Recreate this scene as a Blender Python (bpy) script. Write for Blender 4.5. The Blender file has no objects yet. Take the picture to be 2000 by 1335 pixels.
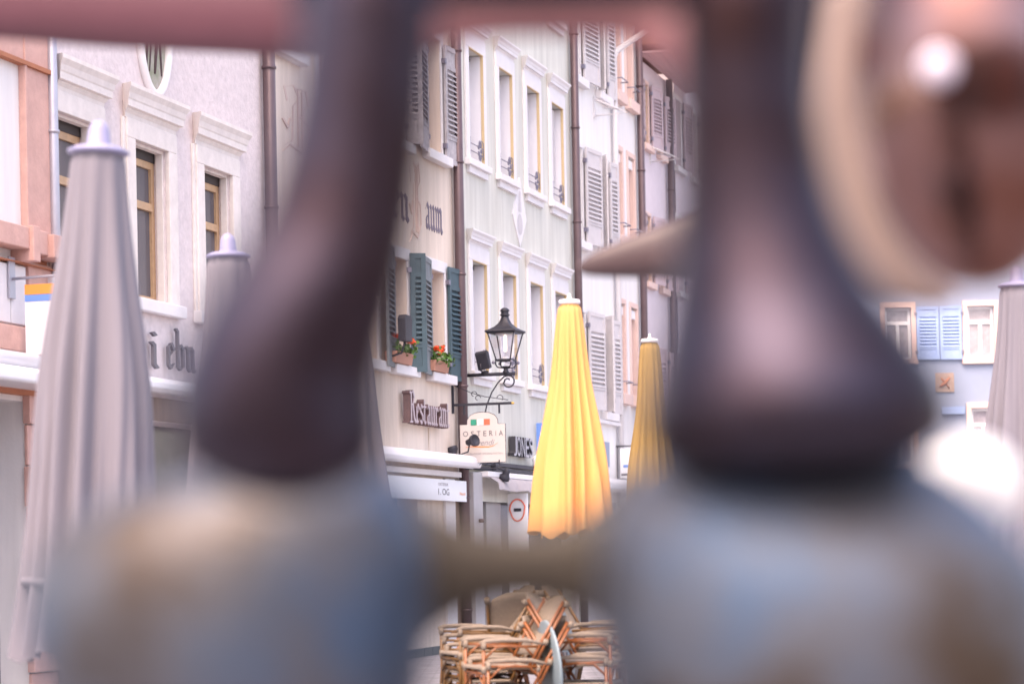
import bpy, bmesh, math, random
from mathutils import Matrix, Vector
random.seed(7)
C = bpy.context.scene.collection
sc = bpy.context.scene
PI = math.pi
# ------------------------------------------------------------------ camera
FPX = 85/36*2000; U0, V0 = 1000, 1081; ROLL = math.radians(1.1); CH = 1.4
cd = bpy.data.cameras.new('camera'); cam = bpy.data.objects.new('camera', cd); C.objects.link(cam)
cd.lens = 85; cd.sensor_width = 36; cd.sensor_fit = 'HORIZONTAL'
cd.shift_y = (V0-667.5)/2000
cd.clip_start = .05; cd.clip_end = 2000
cam.location = (0, 0, CH)
cam.rotation_euler = (PI/2, 0, 0)
cam.rotation_mode = 'XYZ'
cam.matrix_world = Matrix.Translation((0, 0, CH)) @ Matrix.Rotation(PI/2, 4, 'X') @ Matrix.Rotation(-ROLL, 4, 'Z')
cd.dof.use_dof = True; cd.dof.focus_distance = 28.0; cd.dof.aperture_fstop = 1.8
sc.camera = cam
# ------------------------------------------------------------------ light
SUN_EL, SUN_AZ = math.radians(60), math.radians(204)      # azimuth clockwise from +Y
w = bpy.data.worlds.new('World'); sc.world = w; w.use_nodes = True
nt = w.node_tree; nt.nodes.clear()
sky = nt.nodes.new('ShaderNodeTexSky'); sky.sky_type = 'NISHITA'; sky.sun_disc = False
sky.sun_elevation = SUN_EL; sky.sun_rotation = SUN_AZ; sky.dust_density = 4; sky.air_density = 1.0; sky.ozone_density = 1.0
bg = nt.nodes.new('ShaderNodeBackground'); bg.inputs['Strength'].default_value = .15
wo = nt.nodes.new('ShaderNodeOutputWorld')
nt.links.new(sky.outputs[0], bg.inputs[0]); nt.links.new(bg.outputs[0], wo.inputs[0])
sd = bpy.data.lights.new('sun', 'SUN'); sd.energy = 0.5; sd.angle = math.radians(40); sd.color = (1, .98, .95)
sun = bpy.data.objects.new('sun', sd); C.objects.link(sun)
sdir = Vector((math.sin(SUN_AZ)*math.cos(SUN_EL), math.cos(SUN_AZ)*math.cos(SUN_EL), math.sin(SUN_EL)))
sun.rotation_euler = sdir.to_track_quat('Z', 'Y').to_euler()
sc.view_settings.view_transform = 'Standard'; sc.view_settings.look = 'None'
sc.view_settings.exposure = 2.15; sc.view_settings.gamma = 1; sc.view_settings.use_curve_mapping = False
try:
    sc.view_settings.use_white_balance = True
    sc.view_settings.white_balance_temperature = 7900
    sc.view_settings.white_balance_tint = 20
except Exception: pass
sc.render.resolution_x = 1024; sc.render.resolution_y = 683
# ------------------------------------------------------------------ helpers
def at(u, v, Z):
    x = (u-U0)/FPX; z = -(v-V0)/FPX; c, s = math.cos(ROLL), math.sin(ROLL)
    return Vector(((x*c+z*s)*Z, Z, CH+(-x*s+z*c)*Z))
TH = math.atan(.2902)
X0, Y0 = -75/FPX*36, 36
FW = Matrix(((math.sin(TH), math.cos(TH), 0, X0), (math.cos(TH), -math.sin(TH), 0, Y0), (0, 0, 1, 0), (0, 0, 0, 1)))
ID = Matrix.Identity(4)
def mat(name, col, rough=.8, metal=0, bump=0, bscale=40, var=0, vscale=3, col2=None, trans=0, spec=.5, emit=None, streak=False, coat=0):
    m = bpy.data.materials.new(name); m.use_nodes = True; t = m.node_tree; b = t.nodes['Principled BSDF']
    b.inputs['Base Color'].default_value = (*col, 1); b.inputs['Roughness'].default_value = rough
    b.inputs['Metallic'].default_value = metal; b.inputs['Specular IOR Level'].default_value = spec
    b.inputs['Coat Weight'].default_value = coat
    tc = t.nodes.new('ShaderNodeTexCoord')
    if trans: b.inputs['Transmission Weight'].default_value = trans
    if emit: b.inputs['Emission Color'].default_value = (*emit[0], 1); b.inputs['Emission Strength'].default_value = emit[1]
    if var:
        n = t.nodes.new('ShaderNodeTexNoise'); n.inputs['Scale'].default_value = vscale; n.inputs['Detail'].default_value = 7; n.inputs['Roughness'].default_value = .65
        mp = t.nodes.new('ShaderNodeMapping'); t.links.new(tc.outputs['Object'], mp.inputs[0])
        if streak: mp.inputs['Scale'].default_value = (2.5, 2.5, .22)
        t.links.new(mp.outputs[0], n.inputs['Vector'])
        r = t.nodes.new('ShaderNodeValToRGB'); r.color_ramp.elements[0].position = .35; r.color_ramp.elements[1].position = .68
        c2 = col2 or tuple(k*(1-var) for k in col)
        r.color_ramp.elements[0].color = (*c2, 1); r.color_ramp.elements[1].color = (*col, 1)
        t.links.new(n.outputs['Fac'], r.inputs[0]); t.links.new(r.outputs[0], b.inputs['Base Color'])
    if bump:
        n = t.nodes.new('ShaderNodeTexNoise'); n.inputs['Scale'].default_value = bscale; n.inputs['Detail'].default_value = 4
        t.links.new(tc.outputs['Object'], n.inputs['Vector'])
        bp = t.nodes.new('ShaderNodeBump'); bp.inputs['Strength'].default_value = bump; bp.inputs['Distance'].default_value = .01
        t.links.new(n.outputs['Fac'], bp.inputs['Height']); t.links.new(bp.outputs[0], b.inputs['Normal'])
    return m
WM = {}
class MB:
    def __init__(s, M=ID): s.v = []; s.f = []; s.M = M; s.smooth = []
    def add(s, vs, fs, sm=False, M=None):
        M = M or s.M; k = len(s.v)
        s.v += [M @ Vector(p) for p in vs]; s.f += [tuple(i+k for i in f) for f in fs]; s.smooth += [sm]*len(fs); return s
    def box(s, x0, x1, y0, y1, z0, z1, M=None):
        return s.add([(x0,y0,z0),(x1,y0,z0),(x1,y1,z0),(x0,y1,z0),(x0,y0,z1),(x1,y0,z1),(x1,y1,z1),(x0,y1,z1)],
                     [(0,3,2,1),(4,5,6,7),(0,1,5,4),(1,2,6,5),(2,3,7,6),(3,0,4,7)], M=M)
    def quad(s, a, b, c, d): return s.add([a,b,c,d], [(0,1,2,3)])
    def tube(s, pts, r, n=8, closed=False, M=None):
        M = M or s.M; P = [M @ Vector(p) for p in pts]; N = len(P); rr = r if isinstance(r, (list, tuple)) else [r]*N
        vs = []; up0 = None
        for i, p in enumerate(P):
            if closed: d = P[(i+1) % N]-P[i-1]
            else: d = P[min(i+1, N-1)]-P[max(i-1, 0)]
            d.normalize()
            if up0 is None: up0 = Vector((0,0,1)) if abs(d.z) < .9 else Vector((1,0,0))
            a = d.cross(up0)
            if a.length < 1e-4: a = d.cross(Vector((0,1,0)))
            a.normalize(); b = a.cross(d).normalized(); up0 = b
            for k in range(n):
                t = 2*PI*k/n; vs.append(p+(a*math.cos(t)+b*math.sin(t))*rr[i])
        fs = []
        for i in range(N if closed else N-1):
            j = (i+1) % N
            for k in range(n): k2 = (k+1) % n; fs.append((i*n+k, i*n+k2, j*n+k2, j*n+k))
        if not closed: fs += [tuple(range(n))[::-1], tuple((N-1)*n+k for k in range(n))]
        return s.add(vs, fs, True, M=ID)
    def lathe(s, prof, c=(0,0,0), n=24, sx=1, sy=1, M=None, fn=None):
        vs = []
        for (r, z) in prof:
            for k in range(n):
                t = 2*PI*k/n; q = r if fn is None else fn(r, z, t)
                vs.append((c[0]+q*math.cos(t)*sx, c[1]+q*math.sin(t)*sy, c[2]+z))
        fs = []
        for i in range(len(prof)-1):
            for k in range(n): k2 = (k+1) % n; fs.append((i*n+k, i*n+k2, (i+1)*n+k2, (i+1)*n+k))
        fs += [tuple(range(n))[::-1], tuple((len(prof)-1)*n+k for k in range(n))]
        return s.add(vs, fs, True, M=M)
    def prism(s, poly, a0, a1, plane='sz', M=None, both=True):
        # poly in (p,q); plane 'sz': extrude along axis 1 ; 'oz': extrude along axis 0
        n = len(poly)
        if plane == 'sz': f = lambda p, q, a: (p, a, q)
        elif plane == 'oz': f = lambda p, q, a: (a, p, q)
        else: f = lambda p, q, a: (p, q, a)
        vs = [f(p, q, a0) for p, q in poly]+[f(p, q, a1) for p, q in poly]
        fs = [tuple(range(n)), tuple(range(n, 2*n))[::-1]]+[(i, (i+1) % n, (i+1) % n+n, i+n) for i in range(n)]
        return s.add(vs, fs, M=M)
    def build(s, name, m, parent=None, bevel=0, norm=True):
        PM = WM.get(parent.name, ID) if parent else ID
        inv = PM.inverted()
        me = bpy.data.meshes.new(name); me.from_pydata([tuple(inv @ v) for v in s.v], [], s.f)
        for p, q in zip(me.polygons, s.smooth): p.use_smooth = q
        if norm:
            b = bmesh.new(); b.from_mesh(me); bmesh.ops.recalc_face_normals(b, faces=b.faces); b.to_mesh(me); b.free()
        me.materials.append(m)
        o = bpy.data.objects.new(name, me); C.objects.link(o)
        if parent: o.parent = parent
        WM[o.name] = PM
        if bevel:
            md = o.modifiers.new('bevel', 'BEVEL'); md.width = bevel; md.segments = 2; md.limit_method = 'ANGLE'; md.harden_normals = False
        return o
def each(mb, name, m, parent):
    """one object per separate piece of the builder (connected components)"""
    par = list(range(len(mb.v)))
    def fd(i):
        while par[i] != i: par[i] = par[par[i]]; i = par[i]
        return i
    for f in mb.f:
        for i in f[1:]: par[fd(i)] = fd(f[0])
    gr = {}
    for f, q in zip(mb.f, mb.smooth): gr.setdefault(fd(f[0]), []).append((f, q))
    for fs in gr.values():
        ix = {}; n = MB()
        for f, q in fs:
            n.f.append(tuple(ix.setdefault(i, len(ix)) for i in f)); n.smooth.append(q)
        n.v = [mb.v[i] for i in ix]; o = n.build(name, m, parent)
    return o
def tag(o, label=None, cat=None, group=None, kind=None):
    if label: o['label'] = label
    if cat: o['category'] = cat
    if group: o['group'] = group
    if kind: o['kind'] = kind
    return o
def thing(name, label, cat, loc=(0,0,0), group=None):
    o = bpy.data.objects.new(name, None); C.objects.link(o); o.location = loc; o.empty_display_size = .2
    WM[o.name] = Matrix.Translation(Vector(loc)); return tag(o, label, cat, group)
def copy_tree(o, parent=None):
    c = o.copy(); C.objects.link(c); c.parent = parent
    WM[c.name] = WM[o.name]
    for ch in [x for x in C.objects if x.parent == o]: copy_tree(ch, c)
    return c
def fpt(s, o, z): return FW @ Vector((s, o, z))
def text_polys(txt, shear=0, bold=0):
    cu = bpy.data.curves.new('t', 'FONT'); cu.body = txt; cu.shear = shear; cu.offset = bold; cu.resolution_u = 4
    ob = bpy.data.objects.new('t', cu); C.objects.link(ob)
    dg = bpy.context.evaluated_depsgraph_get(); me = bpy.data.meshes.new_from_object(ob.evaluated_get(dg))
    vs = [(v.co.x, v.co.y) for v in me.vertices]; fs = [tuple(p.vertices) for p in me.polygons]
    bpy.data.objects.remove(ob); bpy.data.curves.remove(cu); bpy.data.meshes.remove(me)
    xs = [a for a, b in vs]; ys = [b for a, b in vs]; x0, x1, y0, y1 = min(xs), max(xs), min(ys), max(ys)
    return [((a-x0)/(x1-x0), (b-y0)/(y1-y0)) for a, b in vs], fs
def put_text(mb, txt, fn, a0, a1, ext=None, shear=0, bold=0):
    """fn(x,y,d) maps 0..1 text space and depth to local coords"""
    vs, fs = text_polys(txt, shear, bold)
    n = len(vs); V = [fn(x, y, a1) for x, y in vs]; F = list(fs)
    if ext:
        V += [fn(x, y, a0) for x, y in vs]
        cnt = {}
        for f in fs:
            for i in range(len(f)):
                e = (f[i], f[(i+1) % len(f)])
                if (e[1], e[0]) in cnt: cnt.pop((e[1], e[0]))
                else: cnt[e] = 1
        F += [(a, b, b+n, a+n) for a, b in cnt]
    mb.add(V, F)
# blackletter strokes
def _min(x, top=.88): return [[(x-.12, top+.1), (x, top), (x, .13), (x+.13, .01)]]
GL = {
 'n': (.78, _min(.16)+[[(.16,.8),(.36,.98),(.52,.86),(.52,.13),(.65,.01)]]),
 'm': (1.14, _min(.16)+[[(.16,.8),(.36,.98),(.5,.86),(.5,.13),(.58,.03)],[(.5,.8),(.7,.98),(.86,.86),(.86,.13),(1.0,.01)]]),
 'u': (.78, _min(.16)+[[(.16,.13),(.34,.02),(.52,.16)],[(.42,.98),(.52,.88),(.52,.13),(.65,.01)]]),
 'a': (.76, [[(.12,.84),(.32,1.02),(.52,.84),(.52,.13),(.66,.01)],[(.52,.58),(.16,.42),(.16,.13),(.3,.02),(.5,.18)]]),
 'e': (.66, [[(.5,.2),(.3,.01),(.14,.14),(.14,.86),(.34,1.0),(.52,.76),(.18,.5)]]),
 'r': (.58, _min(.16)+[[(.16,.8),(.34,.98),(.46,.82)]]),
 's': (.64, [[(.5,.86),(.3,1.0),(.14,.82),(.14,.64),(.5,.4),(.5,.16),(.3,0),(.08,.14)]]),
 't': (.56, [[(.2,1.25),(.2,.13),(.34,.01),(.48,.12)],[(.02,.92),(.46,.92)]]),
 'b': (.76, [[(.04,1.62),(.16,1.52),(.16,.13),(.32,.01),(.54,.14),(.54,.84),(.36,1.0),(.16,.82)]]),
 'i': (.42, _min(.16)+[[(.1,1.35),(.22,1.25)]]),
 'R': (.98, [[(.0,1.6),(.2,1.52),(.2,.08)],[(.0,.02),(.4,.02)],[(.2,1.55),(.5,1.65),(.68,1.35),(.5,1.0),(.22,.9)],[(.44,.95),(.66,.2),(.9,.02)]]),
 'B': (1.2, [[(.1,1.3),(.0,1.65),(.4,1.8),(.6,1.5),(.35,1.2),(.3,.2),(.0,.0)],[(.5,1.75),(.9,1.8),(1.0,1.4),(.6,1.0),(1.0,.8),(1.05,.3),(.7,-.05),(.2,.05),(-.1,-.2)],[(.55,1.7),(.55,.1)],[(.72,1.7),(.72,.1)],[(-.1,.7),(.1,.5),(.2,.8)]]),
}
def glyph(mb, ch, fn, nib=(.06,.08), d0=0, d1=.05, flip=False):
    k = 0
    for pl in GL[ch][1]:
        for p, q in zip(pl, pl[1:]):
            k += 1
            dx, dy = q[0]-p[0], q[1]-p[1]; nx, ny = nib
            if dx*ny-dy*nx > 0: nx, ny = -nx, -ny
            L = math.hypot(dx, dy) or 1; ex, ey = dx/L*.02, dy/L*.02
            poly = [(p[0]-nx-ex, p[1]-ny-ey), (q[0]-nx+ex, q[1]-ny+ey), (q[0]+nx+ex, q[1]+ny+ey), (p[0]+nx-ex, p[1]+ny-ey)]
            V = [fn(a, b, d0) for a, b in poly]+[fn(a, b, d1+k*.0008) for a, b in poly]
            mb.add(V, [(0,1,2,3),(7,6,5,4),(0,1,5,4),(1,2,6,5),(2,3,7,6),(3,0,4,7)])
# ------------------------------------------------------------------ materials
M = {}
M['pinkwall'] = mat('rough pink white render', (.70,.62,.63), .95, bump=1.0, bscale=20, var=.16, vscale=11)
M['cream'] = mat('cream render', (.78,.66,.57), .9, bump=.25, bscale=30, var=.2, vscale=2.2, streak=True)
M['green'] = mat('pale green render', (.64,.64,.59), .9, bump=.25, bscale=30, var=.2, vscale=2.5, streak=True)
M['white'] = mat('white render', (.80,.785,.78), .9, bump=.15, var=.12, vscale=2, streak=True)
M['white2'] = mat('off white render', (.76,.74,.74), .9, bump=.15, var=.12, vscale=2, streak=True)
M['lilac'] = mat('lilac render', (.64,.57,.62), .9, bump=.2, var=.08)
M['bluewhite'] = mat('bluish white render', (.28,.33,.44), .9, bump=.1, var=.05)
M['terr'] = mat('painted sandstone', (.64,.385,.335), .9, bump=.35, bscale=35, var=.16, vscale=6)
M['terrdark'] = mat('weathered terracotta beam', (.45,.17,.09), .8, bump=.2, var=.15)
M['stone'] = mat('painted stone trim', (.76,.70,.67), .85, bump=.2, bscale=25, var=.14, vscale=7)
M['stonetop'] = mat('weathered stone cornice', (.62,.57,.56), .9, bump=.4, bscale=30, var=.3, vscale=9)
M['trim'] = mat('white trim', (.74,.72,.74), .8, bump=.1, var=.08, vscale=5)
M['jamb'] = mat('white window jamb', (.76,.75,.79), .6, var=.05)
M['ochre'] = mat('ochre line', (.62,.47,.28), .8)
M['peach'] = mat('peach trim', (.72,.53,.48), .8, var=.06)
M['tan'] = mat('tan window reveal', (.62,.44,.34), .8, var=.1)
M['wood'] = mat('yellow pine sash', (.58,.37,.22), .5, var=.2, vscale=12)
M['redwood'] = mat('red brown sash', (.50,.22,.17), .5, var=.15)
M['whitesash'] = mat('white sash', (.8,.8,.82), .5)
M['darkbox'] = mat('dark roller box', (.05,.04,.04), .7, bump=.1)
M['glass'] = mat('window glass', (.10,.10,.12), .06, spec=.7)
M['curtain'] = mat('pane with pale curtain behind', (.45,.42,.47), .08, var=.35, vscale=6, spec=.6)
M['pipe'] = mat('brown metal downpipe', (.13,.085,.095), .45, metal=.3, bump=.1, var=.2)
M['zinc'] = mat('zinc pipe', (.45,.45,.52), .45, metal=.5, var=.15)
M['palepipe'] = mat('white painted pipe', (.72,.70,.72), .5, var=.08)
M['iron'] = mat('black iron', (.045,.045,.06), .5, metal=.4, bump=.1, var=.2)
M['irongrey'] = mat('grey iron', (.22,.21,.27), .5, metal=.4)
M['gsh'] = mat('dark green shutter', (.055,.105,.13), .6, var=.25, vscale=8)
M['gsh2'] = mat('weathered grey green shutter', (.20,.23,.25), .7, var=.25, vscale=8)
M['wsh'] = mat('pale grey shutter', (.58,.55,.57), .7, var=.12, vscale=6)
M['wshd'] = mat('weathered shutter', (.50,.47,.50), .75, var=.35, vscale=12)
M['psh'] = mat('pink grey shutter', (.52,.41,.45), .7, var=.12)
M['bsh'] = mat('light blue shutter', (.30,.42,.68), .7, var=.15)
M['yellow'] = mat('yellow canvas', (.70,.35,.12), .85, bump=.12, bscale=160, var=.12, vscale=2, streak=True)
M['ochrecan'] = mat('ochre canvas', (.36,.23,.075), .9, bump=.12, bscale=160, var=.22, vscale=2, streak=True)
M['greycan'] = mat('grey canvas', (.185,.175,.21), .9, bump=.12, bscale=160, var=.12, vscale=2, streak=True)
M['cap'] = mat('white plastic cap', (.78,.76,.80), .45)
M['bluecap'] = mat('lilac plastic cap', (.24,.24,.38), .45)
M['alu'] = mat('aluminium pole', (.6,.6,.62), .35, metal=.8)
M['awn'] = mat('white awning box', (.78,.78,.82), .35, var=.05)
M['awncloth'] = mat('grey awning cloth', (.42,.38,.40), .9, bump=.3, bscale=15, var=.2, vscale=4)
M['signw'] = mat('cream sign board', (.64,.585,.56), .6, var=.05)
M['txt'] = mat('grey lettering', (.12,.11,.13), .6)
M['txtl'] = mat('light grey lettering', (.30,.27,.29), .6)
M['flagg'] = mat('green paint', (.01,.30,.20), .6)
M['flagw'] = mat('white paint', (.80,.82,.86), .6)
M['flagr'] = mat('red paint', (.80,.16,.09), .6)
M['orange'] = mat('orange paint', (.95,.30,.06), .6)
M['gold'] = mat('gold finial', (.75,.45,.12), .35, metal=.6)
M['letter'] = mat('brown metal letter', (.17,.10,.10), .5, metal=.2, var=.2, vscale=12)
M['letedge'] = mat('pale letter face', (.45,.38,.42), .5)
M['jonesf'] = mat('grey letter face', (.42,.42,.46), .5)
M['jonesd'] = mat('dark letter side', (.04,.04,.05), .5)
M['blue'] = mat('blue sign', (.14,.30,.72), .5, var=.1)
M['rattan'] = mat('orange brown cane', (.28,.085,.02), .35, var=.45, vscale=25, spec=.6)
M['rattan2'] = mat('yellow brown cane', (.17,.08,.02), .4, var=.4, vscale=25)
M['weave'] = mat('beige woven wrap', (.27,.215,.17), .75, bump=.5, bscale=260, var=.2, vscale=30)
M['tabtop'] = mat('pale blue table top', (.20,.265,.30), .4, var=.15)
M['tabblue'] = mat('dark table edge', (.05,.06,.08), .5)
M['tile'] = mat('dark green plinth tile', (.045,.07,.075), .4, var=.3)
M['shopdark'] = mat('dark shop glazing', (.10,.09,.10), .15, var=.3)
M['shopbrown'] = mat('brown shop fascia', (.22,.14,.11), .7, var=.3, streak=True)
M['shopgrey'] = mat('pale grey shop panel', (.42,.41,.43), .6, var=.1)
M['roof'] = mat('clay roof tiles', (.24,.11,.07), .9, bump=.5, var=.3)
M['soffit'] = mat('pink painted soffit boards', (.52,.34,.35), .8, var=.1)
M['leaf'] = mat('geranium leaf', (.08,.20,.03), .6, var=.5, vscale=20)
M['petal'] = mat('red geranium petal', (.85,.09,.02), .6)
M['box'] = mat('brown planter', (.20,.13,.12), .7)
M['boxt'] = mat('terracotta planter', (.45,.22,.16), .8)
M['lamp'] = mat('clear lantern glass', (.9,.9,.95), .05, trans=.0)
# foreground metals
M['bronze'] = mat('dark polished bronze', (.052,.050,.074), .36, metal=1, bump=.15, bscale=9, var=.3, vscale=5, col2=(.034,.018,.018))
M['linkm'] = mat('brown cast metal', (.07,.058,.046), .6, metal=.4, bump=.1, var=.2)
M['patina'] = mat('patchy blue grey patinated bronze', (.085,.135,.215), .56, metal=.9, bump=.15, bscale=9, var=.3, vscale=3.6, col2=(.075,.055,.042))
_r = [n for n in M['patina'].node_tree.nodes if n.type == 'VALTORGB'][0].color_ramp
_e = _r.elements.new(.5); _e.color = (.125,.135,.16,1); _r.elements[0].position = .40; _r.elements[2].position = .60
M['bronzered'] = mat('red brown metal', (.13,.047,.065), .5, metal=0, var=.15)
M['bronzepink'] = mat('pinkish metal rail', (.25,.105,.115), .5, metal=0, var=.15)
M['gloss'] = mat('glossy brown bronze', (.27,.175,.175), .2, metal=1, bump=.35, bscale=7, var=.5, vscale=4, col2=(.13,.045,.025))
M['pale'] = mat('pale worn brass', (.27,.20,.18), .5, metal=0, var=.1)  # beige of reflected sky put into the base colour
M['grind'] = mat('grey brown metal', (.075,.046,.05), .5, metal=0, var=.2)
M['studm'] = mat('lilac white enamel', (.62,.58,.70), .4)  # sun highlight on the egg, given as plain colour
M['bright'] = mat('white enamel', (.90,.88,.84), .3)
mg = bpy.data.materials.new('lantern glass'); mg.use_nodes = True
g = mg.node_tree; g.nodes.clear(); o_ = g.nodes.new('ShaderNodeOutputMaterial'); mx = g.nodes.new('ShaderNodeMixShader'); tr = g.nodes.new('ShaderNodeBsdfTransparent'); gs = g.nodes.new('ShaderNodeBsdfGlossy')
tr.inputs[0].default_value = (.93,.93,.96,1); gs.inputs['Roughness'].default_value = .05; mx.inputs[0].default_value = .14
g.links.new(tr.outputs[0], mx.inputs[1]); g.links.new(gs.outputs[0], mx.inputs[2]); g.links.new(mx.outputs[0], o_.inputs[0]); M['lamp'] = mg
# paving
mp_ = mat('stone paving', (.30,.29,.31), .7); t = mp_.node_tree; b = t.nodes['Principled BSDF']
tc = t.nodes.new('ShaderNodeTexCoord'); bk = t.nodes.new('ShaderNodeTexBrick'); bk.inputs['Scale'].default_value = 1.6; bk.offset = .5
bk.inputs['Color1'].default_value = (.25,.24,.26,1); bk.inputs['Color2'].default_value = (.22,.21,.23,1); bk.inputs['Mortar'].default_value = (.17,.16,.17,1); bk.inputs['Mortar Size'].default_value = .02
t.links.new(tc.outputs['Object'], bk.inputs['Vector'])
nn = t.nodes.new('ShaderNodeTexNoise'); nn.inputs['Scale'].default_value = 5; nn.inputs['Detail'].default_value = 8; t.links.new(tc.outputs['Object'], nn.inputs['Vector'])
mm = t.nodes.new('ShaderNodeMixRGB'); mm.blend_type = 'OVERLAY'; mm.inputs[0].default_value = .7
t.links.new(bk.outputs[0], mm.inputs[1]); t.links.new(nn.outputs[0], mm.inputs[2]); t.links.new(mm.outputs[0], b.inputs['Base Color'])
bp = t.nodes.new('ShaderNodeBump'); bp.inputs['Distance'].default_value = .01; t.links.new(bk.outputs['Fac'], bp.inputs['Height']); bp.invert = True; t.links.new(bp.outputs[0], b.inputs['Normal'])
M['paving'] = mp_
# ------------------------------------------------------------------ ground
tag(MB().add([(-300,-300,0),(300,-300,0),(300,300,0),(-300,300,0)], [(0,1,2,3)]).build('ground', M['paving']), kind='structure')
# ------------------------------------------------------------------ facade pieces (FW space: s along, o outwards, z up)
DP = .5
def house(label, s0, s1, h, m, openings, depth=8, roof=True, o=0, name='town_house', cat='house'):
    p = fpt((s0+s1)/2, -depth/2, 0); t = thing(name, label, cat, (p.x, p.y, 0))
    mb = MB(FW)
    ss = sorted({s0, s1, *[a for q in openings for a in q[:2]]}); zz = sorted({0, h, *[a for q in openings for a in q[2:4]]})
    for a, b_ in zip(ss, ss[1:]):
        for c, d in zip(zz, zz[1:]):
            ms, mz = (a+b_)/2, (c+d)/2
            if any(q[0] < ms < q[1] and q[2] < mz < q[3] for q in openings): continue
            mb.quad((a,o,c), (b_,o,c), (b_,o,d), (a,o,d))
    for q in openings:
        a, b_, c, d = q[:4]; e = o-DP
        mb.quad((a,o,c),(a,e,c),(a,e,d),(a,o,d)); mb.quad((b_,o,c),(b_,e,c),(b_,e,d),(b_,o,d))
        mb.quad((a,o,d),(a,e,d),(b_,e,d),(b_,o,d)); mb.quad((a,o,c),(a,e,c),(b_,e,c),(b_,o,c))
    mb.quad((s0,o,0),(s0,o-DP,0),(s0,o-DP,h),(s0,o,h)); mb.quad((s1,o,0),(s1,o-DP,0),(s1,o-DP,h),(s1,o,h))
    mb.quad((s0,o,h),(s1,o,h),(s1,o-DP,h),(s0,o-DP,h))
    mb.box(s0, s1, -depth, o-DP-.002, 0, h)
    mb.build('wall', m, t, norm=False)
    if roof:
        r = MB(FW); r.prism([(o+.35, h+.02), (o+.35, h+.14), (-depth/2, h+3.2), (-depth-.3, h+.14), (-depth-.3, h+.02)], s0+.01, s1-.01, 'oz')
        r.build('roof', M['roof'], t)
    return t
def window(t, s0, s1, z0, z1, dep, fm, pm='curtain', o=0, mull=True, trans=.68, fw=.06, open_=0):
    y = o-dep; mb = MB(FW)
    mb.box(s0, s0+fw, y-.05, y, z0, z1); mb.box(s1-fw, s1, y-.05, y, z0, z1)
    mb.box(s0+fw, s1-fw, y-.05, y, z1-fw, z1); mb.box(s0+fw, s1-fw, y-.05, y, z0, z0+fw)
    c = (s0+s1)/2; zt = z0+(z1-z0)*trans
    if trans: mb.box(s0+fw, s1-fw, y-.045, y+.012, zt-.04, zt+.04)
    if mull: mb.box(c-.035, c+.035, y-.04, y+.02, z0+fw, zt-.04 if trans else z1-fw)
    w_ = mb.build('window', fm, t)
    MB(FW).quad((s0+fw, y-.03, z0+fw), (s1-fw, y-.03, z0+fw), (s1-fw, y-.03, z1-fw), (s0+fw, y-.03, z1-fw)).build('pane', M[pm], w_)
    return w_
def surround(t, s0, s1, z0, z1, wd, m, proj=.04, top=None, sill=None, bottom=True):
    top = wd if top is None else top; mb = MB(FW)
    mb.box(s0-wd, s0, 0, proj, z0, z1); mb.box(s1, s1+wd, 0, proj, z0, z1); mb.box(s0-wd, s1+wd, 0, proj, z1, z1+top)
    return mb.build('window_surround', m, t, bevel=.008)
def sill(t, s0, s1, z0, z1, proj, m):
    return MB(FW).box(s0, s1, 0, proj, z0, z1).build('sill', m, t, bevel=.01)
def cornice(t, s0, s1, z0, m, mt, h=.2, proj=.2):
    prof = [(0, z0), (.035, z0), (.04, z0+h*.15), (proj*.4, z0+h*.25), (proj*.42, z0+h*.3), (proj*.66, z0+h*.33), (proj*.66, z0+h*.55), (proj*.72, z0+h*.6), (proj*.8, z0+h*.78), (proj, z0+h*.95), (proj, z0+h*1.08), (.0, z0+h*1.15)]
    mb = MB(FW); n = len(prof); V = []
    for sgn, s in ((-1, s0), (1, s1)):
        for (o, z) in prof: V.append((s-sgn*(proj-o)*.9 if o < proj else s, o, z))
    F_ = [(i, (i+1) % n, (i+1) % n+n, i+n) for i in range(n)]+[tuple(range(n)), tuple(range(n, 2*n))[::-1]]
    mb.add(V, F_); return mb.build('cornice', m, t)
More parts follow.
